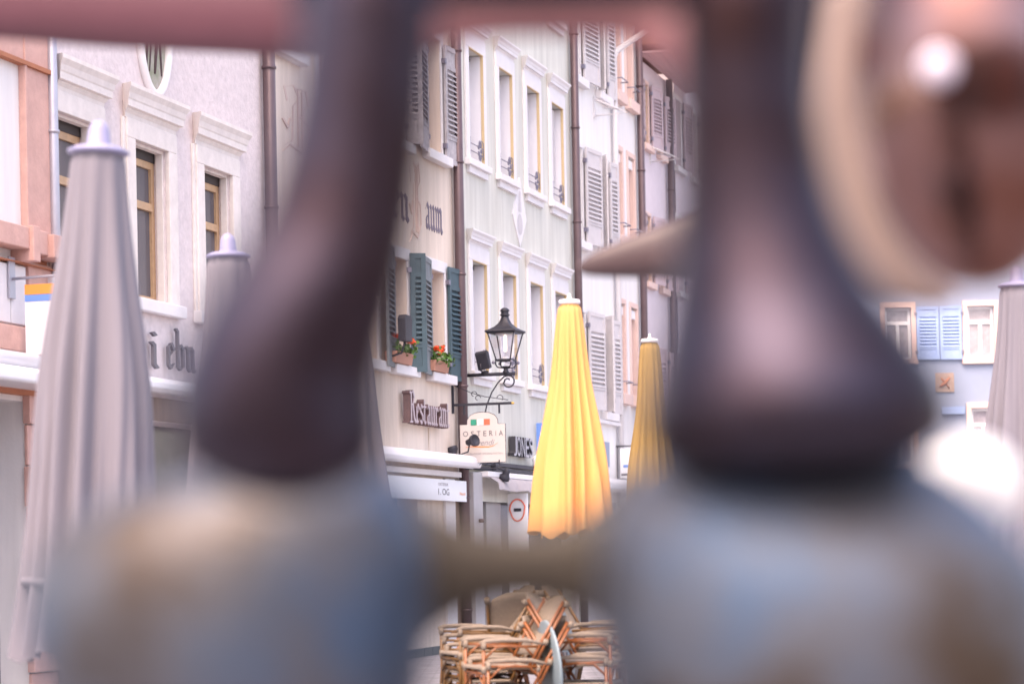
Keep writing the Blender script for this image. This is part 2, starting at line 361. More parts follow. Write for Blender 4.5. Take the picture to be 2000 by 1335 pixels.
def shutter(t, s0, s1, z0, z1, m, ang=0, hinge='l', o=.03, slats=13, th=.035, style=1):
    """louvred leaf in a frame of its own, hinged at s0 or s1"""
    wd = s1-s0; h = z1-z0
    hs = s0 if hinge == 'l' else s1
    A = math.radians(ang)*(1 if hinge == 'l' else -1)
    L = Matrix.Translation((hs, o, z0)) @ Matrix.Rotation(A, 4, 'Z')
    if hinge != 'l': L = L @ Matrix.Translation((-wd, 0, 0))
    mb = MB(FW @ L); r = .07; e = .07
    mb.box(0, r, 0, th, 0, h); mb.box(wd-r, wd, 0, th, 0, h); mb.box(r, wd-r, 0, th, 0, e); mb.box(r, wd-r, 0, th, h-e, h)
    zt = h*.80; zb = h*.24
    mb.box(r, wd-r, 0, th, zt, zt+.06); mb.box(r, wd-r, 0, th, zb-.06, zb)
    mb.box(r, wd-r, .008, th-.012, e, zb-.06); mb.box(r, wd-r, .008, th-.012, zt+.06, h-e)
    n = slats; 
    for i in range(n):
        z = zb+(zt-zb)*(i+.5)/n; k = (zt-zb)/n*.62
        mb.add([(r,.002,z-k*.2),(wd-r,.002,z-k*.2),(wd-r,th+.012,z-k),(r,th+.012,z-k),(r,.002,z+k*.2+.006),(wd-r,.002,z+k*.2+.006),(wd-r,th+.012,z-k+.012),(r,th+.012,z-k+.012)],
               [(0,3,2,1),(4,5,6,7),(0,1,5,4),(1,2,6,5),(2,3,7,6),(3,0,4,7)])
    mb.box(r, wd-r, -.004, .001, zb, zt)
    sh = mb.build('shutter', m, t)
    hb = MB(FW @ L)
    for zz in (h*.14, h*.86):
        x = -.012 if hinge == 'l' else wd+.012
        hb.box(x-.03, x+.03, -.028, th+.01, zz-.035, zz+.035)
    each(hb, 'hinge', M['irongrey'], sh); return sh
def downpipe(t, s, z0, z1, m, r=.06, o=.09, rings=True):
    p = MB(FW).tube([(s, o, z0), (s, o, z1)], r, 14).build('downpipe', m, t)
    if rings:
        z = z0+.6; q = MB(FW)
        while z < z1-.1:
            q.tube([(s, o, z-.015), (s, o, z+.015)], r+.012, 14); z += 1.63
        each(q, 'pipe_collar', m, p)
    return p
def guard(t, s0, s1, z):
    mb = MB(FW)
    for dz in (0, .11): mb.tube([(s0+.02, .03, z+dz), (s1-.02, .03, z+dz)], .007, 6)
    for s in (s0+.02, s1-.02): mb.tube([(s, .03, z-.05), (s, .03, z+.2), (s, .0, z+.24)], .007, 6)
    c = (s0+s1)/2+.12
    for k in range(7):
        a = k*2*PI/7; rr = .085
        mb.tube([(c+math.cos(a+q)*.03*1+math.cos(a)*rr*.8, .04, z+.055+math.sin(a+q)*.03+math.sin(a)*rr*1.3) for q in [j*PI/3 for j in range(6)]], +.011, 5, closed=True)
    for dz in (.16, -.05): mb.tube([(c+math.cos(q)*.045, .04, z+dz+math.sin(q)*.045) for q in [j*PI/4 for j in range(8)]], .008, 5, closed=True)
    return mb.build('window_guard', M['irongrey'], t)

# ---- A: terracotta-trimmed building at far left
A = house('pale building with terracotta pink stone trim and quoins at the left edge', -19, -13.56, 9.5, M['white2'], [(-16.6,-14.1,0.001,2.9)])
p = MB(FW)
p.box(-14.06, -13.56, .0, .05, 3.62, 4.2); p.box(-14.06, -13.56, .0, .05, 4.5, 6.02); p.box(-14.1, -14.06, 0, .075, 4.5, 9.3)
p.box(-14.06, -13.57, 0, .05, 6.06, 9.3)
p.build('pilaster', M['terr'], A, bevel=.006)
q = MB(FW); q.box(-19, -14.1, 0, .06, 6.06, 6.9); q.build('stone_band', M['terr'], A, bevel=.006)
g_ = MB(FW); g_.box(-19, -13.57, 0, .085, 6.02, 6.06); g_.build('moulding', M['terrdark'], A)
bm_ = MB(FW)
bm_.box(-19, -14.32, 0, .20, 4.28, 4.48); bm_.box(-14.32, -14.18, 0, .24, 4.17, 4.5); bm_.box(-14.18, -13.95, 0, .20, 4.26, 4.48); bm_.box(-13.95, -13.5, 0, .26, 4.24, 4.46)
bm_.box(-19, -14.12, 0, .16, 3.33, 3.56); bm_.box(-14.12, -13.98, 0, .20, 3.27, 3.6); 
bm_.build('beam', M['terr'], A, bevel=.01)
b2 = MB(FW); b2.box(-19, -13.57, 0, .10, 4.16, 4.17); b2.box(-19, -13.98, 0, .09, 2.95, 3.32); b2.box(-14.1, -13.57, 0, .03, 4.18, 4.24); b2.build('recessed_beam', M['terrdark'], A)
pn = MB(FW); pn.box(-14.41, -14.12, 0, .05, 3.6, 4.14); pn.box(-15.3, -14.43, 0, .05, 3.6, 4.14); pn.build('panel', M['trim'], A, bevel=.006)
pr = MB(FW)
z = 0.0; k = 0
while z < 2.9:
    h = .385
    if k % 2 == 0: pr.box(-14.12, -13.57, 0, .035, z, z+h-.012)
    else: pr.box(-14.14, -13.56, 0, .075, z, z+h-.012)
    z += h; k += 1
pr.build('quoin_pier', M['terr'], A, bevel=.008)
aw = MB(FW); aw.prism([(.08,3.0),(.5,3.0),(.52,3.02),(.52,3.1),(.48,3.14),(.08,3.16)], -19, -14.0, 'oz'); aw.build('awning_box', M['awn'], A, bevel=.01)
aw = MB(FW); aw.tube([(-19, .3, 3.23), (-14.2, .3, 3.23)], .07, 12); aw.build('awning_roller', M['awn'], A)
MB(FW).quad((-16.6,-.3,0),(-14.1,-.3,0),(-14.1,-.3,2.9),(-16.6,-.3,2.9)).build('shop_window', M['shopdark'], A)
bs = thing('hanging_sign', 'white vertical banner with orange and blue header hanging from a rod on the terracotta building', 'sign', tuple(fpt(-14.3,0,3.3)))
MB(FW).tube([(-14.42,.02,4.0),(-14.42,.9,4.02)], .014, 8).build('rod', M['zinc'], bs)
MB(FW).box(-14.49,-14.37,.055,.075,3.82,4.2).build('wall_plate', M['zinc'], bs, bevel=.004)
MB(FW).box(-14.435,-14.42,.2,.85,3.3,3.78).build('banner', M['flagw'], bs)
MB(FW).box(-14.438,-14.417,.2,.85,3.85,3.94).build('header', M['orange'], bs)
MB(FW).box(-14.437,-14.418,.2,.85,3.785,3.845).build('blue_stripe', M['blue'], bs)
# ---- B: pinkish rendered building
Bo = [(-13.40,-12.58,4.1,5.72), (-11.66,-10.84,4.1,5.72), (-9.90,-9.10,4.1,5.72)]
Bs = [(-11.6,-8.2,.001,2.85)]
B = house('pinkish white rendered house with three hooded windows beside the terracotta building', -13.5, -7.95, 9.6, M['pinkwall'], Bo+Bs)
for i, (a, b_, c, d) in enumerate(Bo):
    window(B, a, b_, c, d-.12, .13, M['wood'], 'glass', mull=False, fw=.075)
    MB(FW).box(a+.002, b_-.002, -.19, -.12, d-.12, d-.001).build('roller_box', M['darkbox'], B)
    surround(B, a, b_, c, d, .2, M['stone'], .05, top=.2)
    q = MB(FW); q.box(a-.26, a-.2, 0, .03, c, d+.2); q.box(b_+.2, b_+.26, 0, .03, c, d+.2); q.box(b_-.03, b_+.002, -.10, -.02, c, d-.03); q.box(a+.002, b_+.002, -.10, -.02, d-.03, d+.002)
    q.build('window_moulding', M['stone'], B, bevel=.006)
    cornice(B, max(a-.33,-13.5), b_+.33, d+.2, M['stone'], None, h=.30, proj=.16)
    sill(B, a-.28, b_+.28, 3.97, 4.1, .1, M['trim'])
# leaning curtain stick / open sash
for a in (-13.30, -9.80):
    MB(FW).add([(a+.05,-.14,5.0),(a+.1,-.14,5.0),(a+.1,-.1,5.5),(a+.05,-.1,5.5)],[(0,1,2,3)]).build('curtain', M['whitesash'], B)
# oval medallion
ov = thing('oval_medallion', 'oval painted medallion in a white frame on the pinkish house wall', 'wall medallion', tuple(fpt(-11.12,0,6.3)))
E_ = lambda a, b_, o, n=40: [(-11.12+a*math.cos(2*PI*k/n), o, 6.94+b_*math.sin(2*PI*k/n)) for k in range(n)]
MB(FW).tube(E_(.37,.66,.03), .045, 10, closed=True).build('frame', M['trim'], ov)
M['paint'] = mat('faded mural paint', (.42,.38,.36), .8, var=.5, vscale=7, col2=(.24,.26,.18))
MB(FW).add(E_(.36,.65,.012), [tuple(range(40))]).build('painted_panel', M['paint'], ov)
q = MB(FW)
for x, x2, r in ((-.13,-.18,.02),(-.02,-.1,.015),(.1,.03,.03),(.08,.2,.02)):
    q.tube([(-11.12+x,.016,7.4),(-11.12+(x+x2)/2+.02,.016,6.9),(-11.12+x2,.016,6.5)], [r*1.5,r,r*.5], 5)
q.build('painted_trees', M['pipe'], ov)
def letters(t, word, s0, s1, z0, zs, o0, o1, m, mface=None, nib=(.06,.08), gap=0):
    tot = sum(GL[c][0]+gap for c in word); sx = (s1-s0)/tot; x = s0
    for c in word:
        f = lambda a, b_, d, x=x: (x+a*sx, d, z0+b_*zs)
        mb = MB(FW); glyph(mb, c, f, nib, o0, o1); l = mb.build('letter', m, t, norm=True)
        if mface:
            mb = MB(FW); glyph(mb, c, f, (nib[0]*.8, nib[1]*.8), o1+.012, o1+.016); mb.build('letter_face', mface, l)
        x += (GL[c][0]+gap)*sx
eb = thing('wall_lettering', 'dark thin lettering reading i ebn on the pinkish house above its white awning', 'sign lettering', tuple(fpt(-10.8,0,3.4)))
letters(eb, 'i', -11.42, -11.2, 3.40, .27, .04, .07, M['txt'], nib=(.07,.03))
letters(eb, 'ebn', -11.02, -10.25, 3.42, .265, .04, .07, M['txt'], nib=(.06,.03), gap=.05)
ab = MB(FW); ab.prism([(.03,3.14),(.25,3.12),(.3,3.16),(.3,3.22),(.25,3.27),(.03,3.28)], -12.9, -8.1, 'oz'); ab.build('awning_box', M['awn'], B, bevel=.012)
MB(FW).box(-13.3, -8.1, 0, .03, 2.86, 3.1).build('shop_fascia', M['shopbrown'], B)
q = MB(FW); q.quad((-11.6,-.35,0),(-8.2,-.35,0),(-8.2,-.35,2.85),(-11.6,-.35,2.85)); q.build('shop_window', M['shopdark'], B)
q = MB(FW)
for k in range(6): q.box(-11.5, -10.9, -.30, -.27, 2.45+k*.06, 2.48+k*.06)
q.build('ventilation_grille', M['zinc'], B)
MB(FW).box(-13.3,-13.1,0,.02,0,2.86).build('shop_post', M['trim'], B)
downpipe(B, -13.55, 0, 9.6, M['zinc'], .05, .07)
downpipe(B, -8.08, 0, 9.6, M['pipe'], .075, .10)
# ---- C: cream restaurant
Co = [(-7.75,-7.0,7.5,9.0),(-6.2,-5.45,7.1,8.9),(-4.9,-4.2,7.1,8.9),(-3.60,-2.95,7.05,8.8),(-1.98,-1.24,7.12,8.8),(-6.2,-5.45,3.98,5.45),(-4.9,-4.2,3.98,5.45),(-3.60,-2.92,3.98,5.45),(-1.98,-1.24,3.98,5.45)]
Cc = house('cream restaurant house with green shutters between the pinkish and pale green houses', -7.85, -.42, 10.8, M['cream'], Co+[(-5.4,-2.6,.35,2.2)])
for i, (a, b_, c, d) in enumerate(Co):
    window(Cc, a, b_, c, d, .22, M['redwood'], 'curtain')
    surround(Cc, a, b_, c, d, .13, M['trim'], .03, top=.16)
    sill(Cc, a-.14, b_+.2, c-.13, c, .13, M['trim'])
for (c, d, m1, m2) in ((3.92,5.55,M['gsh2'],M['gsh']),(7.05,8.75,M['wshd'],M['wshd'])):
    shutter(Cc, -2.62, -2.02, c, d, m1, 9, 'r', .05)
    shutter(Cc, -1.19, -.6, c, d, m2, 4, 'l', .05)
    shutter(Cc, -4.2, -3.62, c, d, m1, 9, 'r', .05)
    shutter(Cc, -2.9, -2.68, c, d, m2, 60, 'l', .05)
downpipe(Cc, -.72, 0, 10.8, M['pipe'], .075, .10)
MB(FW).box(-.5,-.33,-.02,.004,0,10.8).build('corner_strip', M['shopbrown'], Cc)
q = MB(FW); q.tube([(-7.6,.11,2.72),(-.55,.11,2.72)], .001, 4)
ab = MB(FW); ab.prism([(.02,2.68),(.30,2.64),(.36,2.66),(.38,2.72),(.36,2.79),(.30,2.83),(.02,2.84)], -7.4, -.72, 'oz'); ab.build('awning_box', M['awn'], Cc, bevel=.015)
MB(FW).box(-7.3,-.9,.05,.12,2.52,2.6).build('awning_arm', M['trim'], Cc, bevel=.01)
MB(FW).quad((-5.4,-.3,.35),(-2.6,-.3,.35),(-2.6,-.3,2.2),(-5.4,-.3,2.2)).build('shop_window', M['shopdark'], Cc)
q = MB(FW)
for k in range(18): q.box(-7.8+k*.38, -7.8+k*.38+.372, 0, .02, 0.0, .12)
q.build('plinth', M['tile'], Cc, bevel=.003)
q = MB(FW); q.box(-1.46,-1.0,0,.05,0,2.5); q.build('pilaster', M['trim'], Cc, bevel=.01)
q = MB(FW); q.box(-.98,-.62,0,.03,0,2.5); q.build('door_panel', M['shopbrown'], Cc)
# painted inscription
bt = thing('painted_inscription', 'painted blackletter inscription reading en Baum between the upper and lower windows of the cream house', 'wall lettering', tuple(fpt(-2.5,0,6.2)))
M['inkb'] = mat('faded blue black paint', (.20,.17,.23), .9, var=.2)
M['inkr'] = mat('very faded red paint', (.72,.55,.49), .9, var=.2)
letters(bt, 'en', -3.45, -2.72, 6.0, .36, .0, .004, M['inkb'], nib=(.075,.07))
letters(bt, 'B', -2.68, -2.16, 5.86, .56, .0, .004, M['inkr'], nib=(.03,.02))
letters(bt, 'aum', -2.02, -1.22, 6.02, .34, .0, .004, M['inkb'], nib=(.075,.07))
bt2 = thing('painted_ornament', 'faint red scrollwork initial painted near the brown downpipe on the cream house', 'wall painting', tuple(fpt(-7,0,6.4)))
letters(bt2, 'B', -7.35, -6.4, 6.35, .42, .0, .004, M['inkr'], nib=(.03,.02))
M['rust'] = mat('rust stained render', (.60,.44,.33), .9, var=.35, vscale=9, streak=True)
MB(FW).add([(-2.09,.003,3.2),(-2.02,.003,3.2),(-2.04,.003,2.86),(-2.06,.003,2.86)],[(0,1,2,3)]).build('rust_stain', M['rust'], Cc)
rs = thing('restaurant_lettering', 'raised brown blackletter sign reading Restaurant on the cream wall below the shutters', 'sign lettering', tuple(fpt(-2.2,0,3.2)))
letters(rs, 'Restaurant', -3.32, -1.56, 3.215, .255, .05, .15, M['letter'], M['letedge'], nib=(.075,.06))
# flower boxes
def flowers(s0, s1, z, label, n=26):
    t = thing('flower_box', label, 'flower box', tuple(fpt((s0+s1)/2, .1, z)), 'geranium boxes on the restaurant sills')
    MB(FW).prism([(.02,z),(.16,z),(.19,z+.15),(.0,z+.15)], s0, s1, 'oz').build('planter', M['boxt'], t, bevel=.006)
    L = MB(FW); 
    for k in range(170):
        c = Vector((random.uniform(s0,s1), random.uniform(-.02,.28), z+.15+abs(random.gauss(0,.09))-(.05 if random.random() < .3 else 0)))
        r = random.uniform(.018,.034); nrm = Vector((random.gauss(0,1), random.gauss(.6,1), random.gauss(.6,1))).normalized(); a = nrm.orthogonal().normalized(); b_ = nrm.cross(a)
        L.add([c+(a*math.cos(q*PI/3)+b_*math.sin(q*PI/3))*r for q in range(6)], [(0,1,2,3,4,5)])
    L.build('foliage', M['leaf'], t, norm=False)
    for k in range(5):
        cs, co, cz = s0+(s1-s0)*(k+.5)/5, random.uniform(.08,.24), z+.3+random.uniform(-.04,.1)
        P = MB(FW)
        for j in range(34):
            d = Vector((random.gauss(0,1), random.gauss(0,1), random.gauss(0,.8))).normalized(); c = Vector((cs,co,cz))+d*random.uniform(.02,.048); a = d.orthogonal().normalized(); b_ = d.cross(a)
            P.add([c+(a*math.cos(q*PI/2)+b_*math.sin(q*PI/2))*.02 for q in range(4)], [(0,1,2,3)])
        P.build('blossom', M['petal'], t, norm=False)
flowers(-2.22, -1.58, 3.985, 'orange red geraniums in a box under the window nearest the dark green shutter')
flowers(-3.9, -3.2, 3.985, 'half hidden geranium box on the sill left of the grey green shutter')
fl_off = -1.05
fl = thing('wall_floodlight', 'dark floodlight box on the sill left of the grey green shutter', 'floodlight', tuple(fpt(-3.9,.15,4.1)))
MB(FW @ Matrix.Translation((fl_off,0,0))).prism([(-2.98,4.25),(-2.72,4.25),(-2.70,4.55),(-2.75,4.6),(-2.95,4.6),(-3.0,4.55)], .25,.36,'sz').build('housing', M['iron'], fl, bevel=.01)
MB(FW @ Matrix.Translation((fl_off,0,0))).tube([(-2.85,.3,4.25),(-2.85,.25,4.1),(-2.85,.05,4.05)], .015, 6).build('bracket', M['iron'], fl)
# banner 1. OG
og = thing('banner_sign', 'white banner reading 1. OG under the restaurant awning', 'sign', tuple(fpt(-2.2,.15,2.2)))
MB(FW).box(-6.2,-.72,.13,.15,2.17,2.47).build('panel', M['flagw'], og)
def ontext(t, txt, s0, s1, z0, z1, o, m, shear=0, bold=0, name='lettering'):
    mb = MB(FW); put_text(mb, txt, lambda x, y, d: (s0+x*(s1-s0), d, z0+y*(z1-z0)), 0, o, shear=shear, bold=bold); return mb.build(name, m, t, norm=False)
ontext(og, '1. OG', -2.12, -1.62, 2.25, 2.34, .154, M['txt'])
ontext(og, 'OSTERIA', -2.12, -1.66, 2.38, 2.42, .154, M['txtl'])
ontext(og, 'Vivendi', -1.12, -.84, 2.26, 2.31, .154, M['orange'], shear=.3)
# ---- D: pale green house
Do = [(.12,.84),(1.72,2.44),(3.31,4.03),(4.84,5.56)]
Dall = [(a,b_,4.14,5.80) for a, b_ in Do]+[(a,b_,7.3,8.98) for a, b_ in Do]+[(a,b_,10.45,12.0) for a, b_ in Do]
D = house('pale green four storey house with hooded windows behind the street lantern', -.33, 6.27, 13.0, M['green'], Dall+[(.2,6.2,.001,2.2)])
for (a, b_, c, d) in Dall:
    window(D, a, b_, c, d-.08, .26, M['whitesash'], 'curtain')
    MB(FW).box(a+.002, b_-.002, -.30, -.16, d-.08, d-.001).build('roller_box', M['darkbox'], D)
    surround(D, a, b_, c, d, .16, M['trim'], .04, top=.22)
    q = MB(FW); q.box(b_-.012,b_+.001,-.003,.044,c,d); q.box(a,b_-.012,-.003,.044,d-.012,d+.001); q.build('painted_line', M['ochre'], D)
    q = MB(FW); q.box(b_-.016,b_+.001,-.25,-.006,c,d-.013); q.box(a-.001,a+.016,-.25,-.006,c,d-.013); each(q, 'jamb', M['jamb'], D)
    cornice(D, a-.27, b_+.2, d+.22, M['trim'], None, h=.2, proj=.14)
    sill(D, a-.2, b_+.2, c-.1, c-.002, .1, M['trim'])
    MB(FW).box(a-.1, b_+.14, 0, .05, c-.2, c-.1).build('sill_moulding', M['trim'], D)
    if c < 10: guard(D, a, b_, c+.14)
# closed roller blind in one window
q = MB(FW)
for k in range(30): q.add([(4.86,-.12,7.75+k*.04),(5.54,-.12,7.75+k*.04),(5.54,-.10,7.78+k*.04),(4.86,-.10,7.78+k*.04)],[(0,1,2,3)])
q.build('roller_blind', M['jamb'], D)
downpipe(D, 6.15, 0, 13, M['pipe'], .07, .10)
dm = thing('diamond_plaque', 'white diamond shaped plaster ornament with an oval on the pale green wall', 'wall ornament', tuple(fpt(2.8,0,6.3)))
MB(FW).prism([(2.8,6.3),(3.2,6.78),(2.9,7.3),(2.84,7.42),(2.78,7.3),(2.4,6.78)], .0, .02, 'sz').build('plaque', M['trim'], dm)
MB(FW).add([(2.8+.15*math.cos(2*PI*k/20),.024,6.66+.17*math.sin(2*PI*k/20)) for k in range(20)],[tuple(range(20))]).build('oval', M['wsh'], dm)
MB(FW).add([(2.72,.024,6.86),(2.9,.024,6.86),(2.86,.024,7.2),(2.77,.024,7.2)],[(0,1,2,3)]).build('figure', M['wsh'], dm)
jn = thing('jones_lettering', 'grey and black raised letters reading JONES beside the osteria sign', 'sign lettering', tuple(fpt(2.4,0,2.9)))
jx = [1.86, 2.05, 2.29, 2.53, 2.75]
for k, ch in enumerate('JONES'):
    x0, x1 = jx[k], jx[k]+(.17 if ch == 'J' else .2)
    f = lambda x, y, d, x0=x0, x1=x1: (x0+x*(x1-x0), d, 2.93+y*.31)
    mb = MB(FW); put_text(mb, ch, f, .02, .12, ext=True, bold=.03); l = mb.build('letter', M['jonesd'], jn, norm=False)
    mb = MB(FW); put_text(mb, ch, f, .02, .123, bold=.0); mb.build('letter_face', M['jonesf'], l, norm=False)
bl = thing('blue_sign', 'small blue and white sign projecting behind the bright yellow parasol', 'sign', tuple(fpt(3.6,0,3.1)))
MB(FW).box(3.50,3.53,.03,.5,3.07,3.52).build('panel', M['blue'], bl, bevel=.004)
MB(FW).box(3.495,3.499,.10,.42,3.25,3.36).build('emblem', M['flagw'], bl)
# shop front of D
rl = MB(FW); rl.box(-.45, 6.3, .02, .1, 2.665, 2.72); rl.box(-.45, 6.3, .04, .12, 2.74, 2.80); each(rl, 'black_rail', M['iron'], D)
aw = MB(FW); aw.box(.12, 6.2, .02, .22, 2.56, 2.64); aw.build('awning_box', M['awn'], D, bevel=.01)
cl = MB(FW); n = 60; V = []
for i in range(n+1):
    s = .2+6.0*i/n; sag = .02*math.sin(i*.9)+.015*math.sin(i*2.3+1); fold = .10*math.exp(-i/3)
    V += [(s, .2, 2.565), (s+.02, .3+sag+fold*.3, 2.47), (s+.05*math.exp(-i/4), .33+sag*1.5, 2.36+.012*math.sin(i*.5)-.0)]
cl.add(V, [f for i in range(n) for f in ((3*i,3*i+3,3*i+4,3*i+1),(3*i+1,3*i+4,3*i+5,3*i+2))], True); cl.build('awning_cloth', M['awncloth'], D, norm=False)
MB(FW).box(.2,6.2,-.25,-.05,2.2,2.36).build('shop_lintel', M['shopbrown'], D)
q = MB(FW); q.box(-.32,.14,0,.12,0,2.62); q.build('stone_pier', M['shopgrey'], D, bevel=.01)
q = MB(FW); q.box(.21,.9,-.2,-.12,0.002,2.2); q.box(1.02,1.8,-.2,-.1,.002,2.2); each(q, 'shop_panel', M['shopgrey'], D)
q = MB(FW); q.quad((.2,-.3,0),(6.2,-.3,0),(6.2,-.3,2.2),(.2,-.3,2.2)); q.build('shop_window', M['shopdark'], D)
MB(FW).tube([(-.1,.13,1.9),(-.1,.2,1.9)], .03, 8).build('knob', M['pipe'], D)
ps = thing('round_emblem_sign', 'pale upright panel with a red orange ring emblem in the shop front', 'sign', tuple(fpt(1.6,0,0)))
MB(FW).box(1.86,1.90,.0,.32,.002,2.34).build('panel', M['flagw'], ps, bevel=.004)
MB(FW).tube([(1.852,.16+.11*math.cos(a)*(1.15 if math.sin(a)>0 else 1),2.08+.17*math.sin(a)) for a in [k*PI/12 for k in range(24)]], .012, 6, closed=True).build('ring', M['flagr'], ps)
MB(FW).box(1.852,1.858,.1,.22,2.06,2.11).build('mark', M['iron'], ps)
FWK = FW; FW = FW @ Matrix.Translation((-.22, 0, 0))   # the upper street houses
# ---- E
Eo = [(6.62,7.14,3.95,5.62),(8.32,8.92,3.95,5.62),(6.62,7.14,6.87,8.52),(8.32,8.92,6.87,8.52),(6.62,7.14,9.75,11.4),(8.32,8.92,9.75,11.4)]
Eh = house('narrow bright white house with pale grey shutters right of the pale green house', 6.50, 9.36, 13.4, M['white'], Eo)
for (a, b_, c, d) in Eo:
    window(Eh, a, b_, c, d, .2, M['whitesash'], 'curtain'); surround(Eh, a, b_, c, d, .08, M['trim'], .02)
    sill(Eh, a-.1, b_+.25, c-.16, c-.02, .12, M['trim'])
    if a < 7: shutter(Eh, 7.18, 7.95, c-.02, d+.03, M['wsh'], 7, 'l', .05, 12)
    else:
        shutter(Eh, 8.02 if c < 5 else 8.05, 8.30, c-.02, d+.03, M['wsh'], 50 if c < 5 else 40, 'r', .05, 12)
        shutter(Eh, 8.95, 9.34, c-.02, d+.03, M['wsh'], 8, 'l', .05, 12)
q = MB(FW); q.box(6.6, 9.3, 0, .1, 3.72, 3.78); q.build('string_course', M['trim'], Eh)
ab = MB(FW); ab.prism([(.02,2.5),(.35,2.46),(.42,2.52),(.42,2.62),(.35,2.7),(.02,2.72)], 6.6, 11.5, 'oz'); ab.build('awning_box', M['awn'], Eh, bevel=.02)
MB(FW).quad((6.7,.012,0),(9.2,.012,0),(9.2,.012,2.3),(6.7,.012,2.3)).build('shop_window', M['shopgrey'], Eh)
MB(FW).box(8.0,8.75,0,.015,2.95,3.4).build('painted_panel', M['bluewhite'], Eh)
for (s, z) in ((8.1, 9.25), (12.6, 9.1)):
    t = thing('wall_bracket', 'white wire bracket under the top shutters of the bright white house' if s < 9 else 'pink lit wire bracket under the eaves window of the lilac house', 'bracket', tuple(fpt(s,0,z)))
    q = MB(FW); q.tube([(s,.02,z+.3),(s,.62,z+.02),(s,.0,z)], .02, 6); q.tube([(s-.25,.1,z+.25),(s,.5,z+.08),(s+.25,.1,z+.2)], .014, 6); q.build('wire_frame', M['palepipe'], t)
    MB(FW).box(s-.04,s+.04,.0,.03,z-.03,z+.36).build('plate', M['palepipe'], t)
# ---- F
Fo = [(9.66,10.16,4.35,6.05),(10.66,11.16,4.35,6.05),(9.66,10.16,7.3,8.92),(10.66,11.16,7.3,8.92),(9.66,10.16,10.0,11.8),(10.66,11.16,10.0,11.8)]
Fh = house('white house with peach window surrounds and small black rails', 9.38, 11.74, 13.2, M['white2'], Fo)
for (a, b_, c, d) in Fo:
    window(Fh, a, b_, c, d, .2, M['peach'], 'curtain'); surround(Fh, a, b_, c, d, .1, M['peach'], .025)
    q = MB(FW); q.box(b_-.014,b_+.001,-.19,-.001,c,d); q.box(a-.001,a+.014,-.19,-.001,c,d); each(q, 'jamb', M['peach'], Fh)
    MB(FW).box(a+.016, b_-.016, -.15, -.02, d-.2, d-.04).build('roller_box', M['whitesash'], Fh)
    sill(Fh, a-.12, b_+.12, c-.2, c-.004, .13, M['peach'])
    MB(FW).tube([(a,.02,c+.22),(a,.16,c+.22),(b_,.16,c+.22),(b_,.02,c+.22)], .012, 6).build('window_rail', M['irongrey'], Fh)
MB(FW).tube([(9.40,.08,0),(9.40,.08,10.55),(9.42,.14,10.68),(9.5,.98,11.2),(9.5,1.15,11.35)], .055, 12).build('downpipe', M['palepipe'], Fh)
downpipe(Fh, 11.4, 0, 13, M['pipe'], .07, .10)
hs = thing('hanging_sign', 'narrow hanging sign on two black brackets behind the ochre parasol', 'sign', tuple(fpt(9.4,0,3)))
q = MB(FW); q.tube([(9.3,.0,3.35),(9.3,.45,3.35)], .014, 6); q.tube([(9.3,.0,2.72),(9.3,.45,2.72)], .014, 6); q.tube([(9.3,.03,2.72),(9.3,.03,3.35)], .01, 6); q.build('bracket', M['iron'], hs)
MB(FW).box(9.29,9.31,.08,.40,2.76,3.31).build('panel', M['flagw'], hs)
MB(FW).box(9.284,9.288,.1,.38,2.8,2.84).build('stripe', M['txt'], hs); MB(FW).box(9.284,9.288,.14,.3,2.95,3.0).build('mark', M['blue'], hs)
# ---- G
Go = [(12.0,12.5,9.4,10.6),(13.3,13.72,9.4,10.6),(12.0,12.5,6.7,8.0),(13.3,13.72,6.7,8.0),(12.0,12.5,4.0,5.4),(13.3,13.72,4.0,5.4)]
G = house('lilac pink house with deep boarded eaves beyond the white house', 11.86, 14.5, 11.0, M['lilac'], Go, roof=False)
r = MB(FW); r.prism([(1.0,11.25),(1.0,11.36),(-4,14.2),(-8.3,11.3),(-8.3,11.2)], 11.7, 14.7, 'oz'); r.build('roof', M['roof'], G)
r = MB(FW)
for k in range(7): r.box(11.72, 16.08, .02+k*.135, .02+k*.135+.13, 11.08+.004*(k % 2), 11.12)
r.build('soffit', M['soffit'], G)
r = MB(FW); r.box(11.7,14.7,.98,1.04,11.06,11.24); r.tube([(11.7,1.12,11.2),(14.7,1.12,11.2)], .07, 10); r.build('gutter', M['palepipe'], G)
for (a, b_, c, d) in Go:
    window(G, a, b_, c, d, .18, M['tan'], 'curtain'); surround(G, a, b_, c, d, .07, M['peach'], .02)
    q = MB(FW); q.box(b_-.014,b_+.001,-.17,-.001,c,d); q.build('jamb', M['tan'], G)
    shutter(G, b_+.1, b_+.62, c-.02, d+.02, M['psh'], 12, 'l', .04, 10)
    if a < 13: shutter(G, a-.1, a-.06, c, d, M['psh'], 0, 'r', .04, 3)
    sill(G, a-.1, b_+.2, c-.14, c-.02, .1, M['peach'])
downpipe(G, 14.1, 0, 11, M['pipe'], .07, .10)
Ho = [(15.0,15.6,4,5.5),(15.0,15.6,6.8,8.3),(15.0,15.6,9.4,10.8),(16.6,17.2,4,5.5),(16.6,17.2,6.8,8.3),(16.6,17.2,9.4,10.8)]
H = house('mauve house farthest along the row behind the right bronze post', 16.0, 18.5, 12, M['lilac'], Ho)
for (a, b_, c, d) in Ho:
    window(H, a, b_, c, d, .18, M['tan'], 'curtain'); surround(H, a, b_, c, d, .1, M['trim'], .02); shutter(H, b_+.1, b_+.6, c, d, M['psh'], 10, 'l', .04, 10); sill(H, a-.1, b_+.2, c-.14, c-.02, .1, M['trim'])
FW = FWK
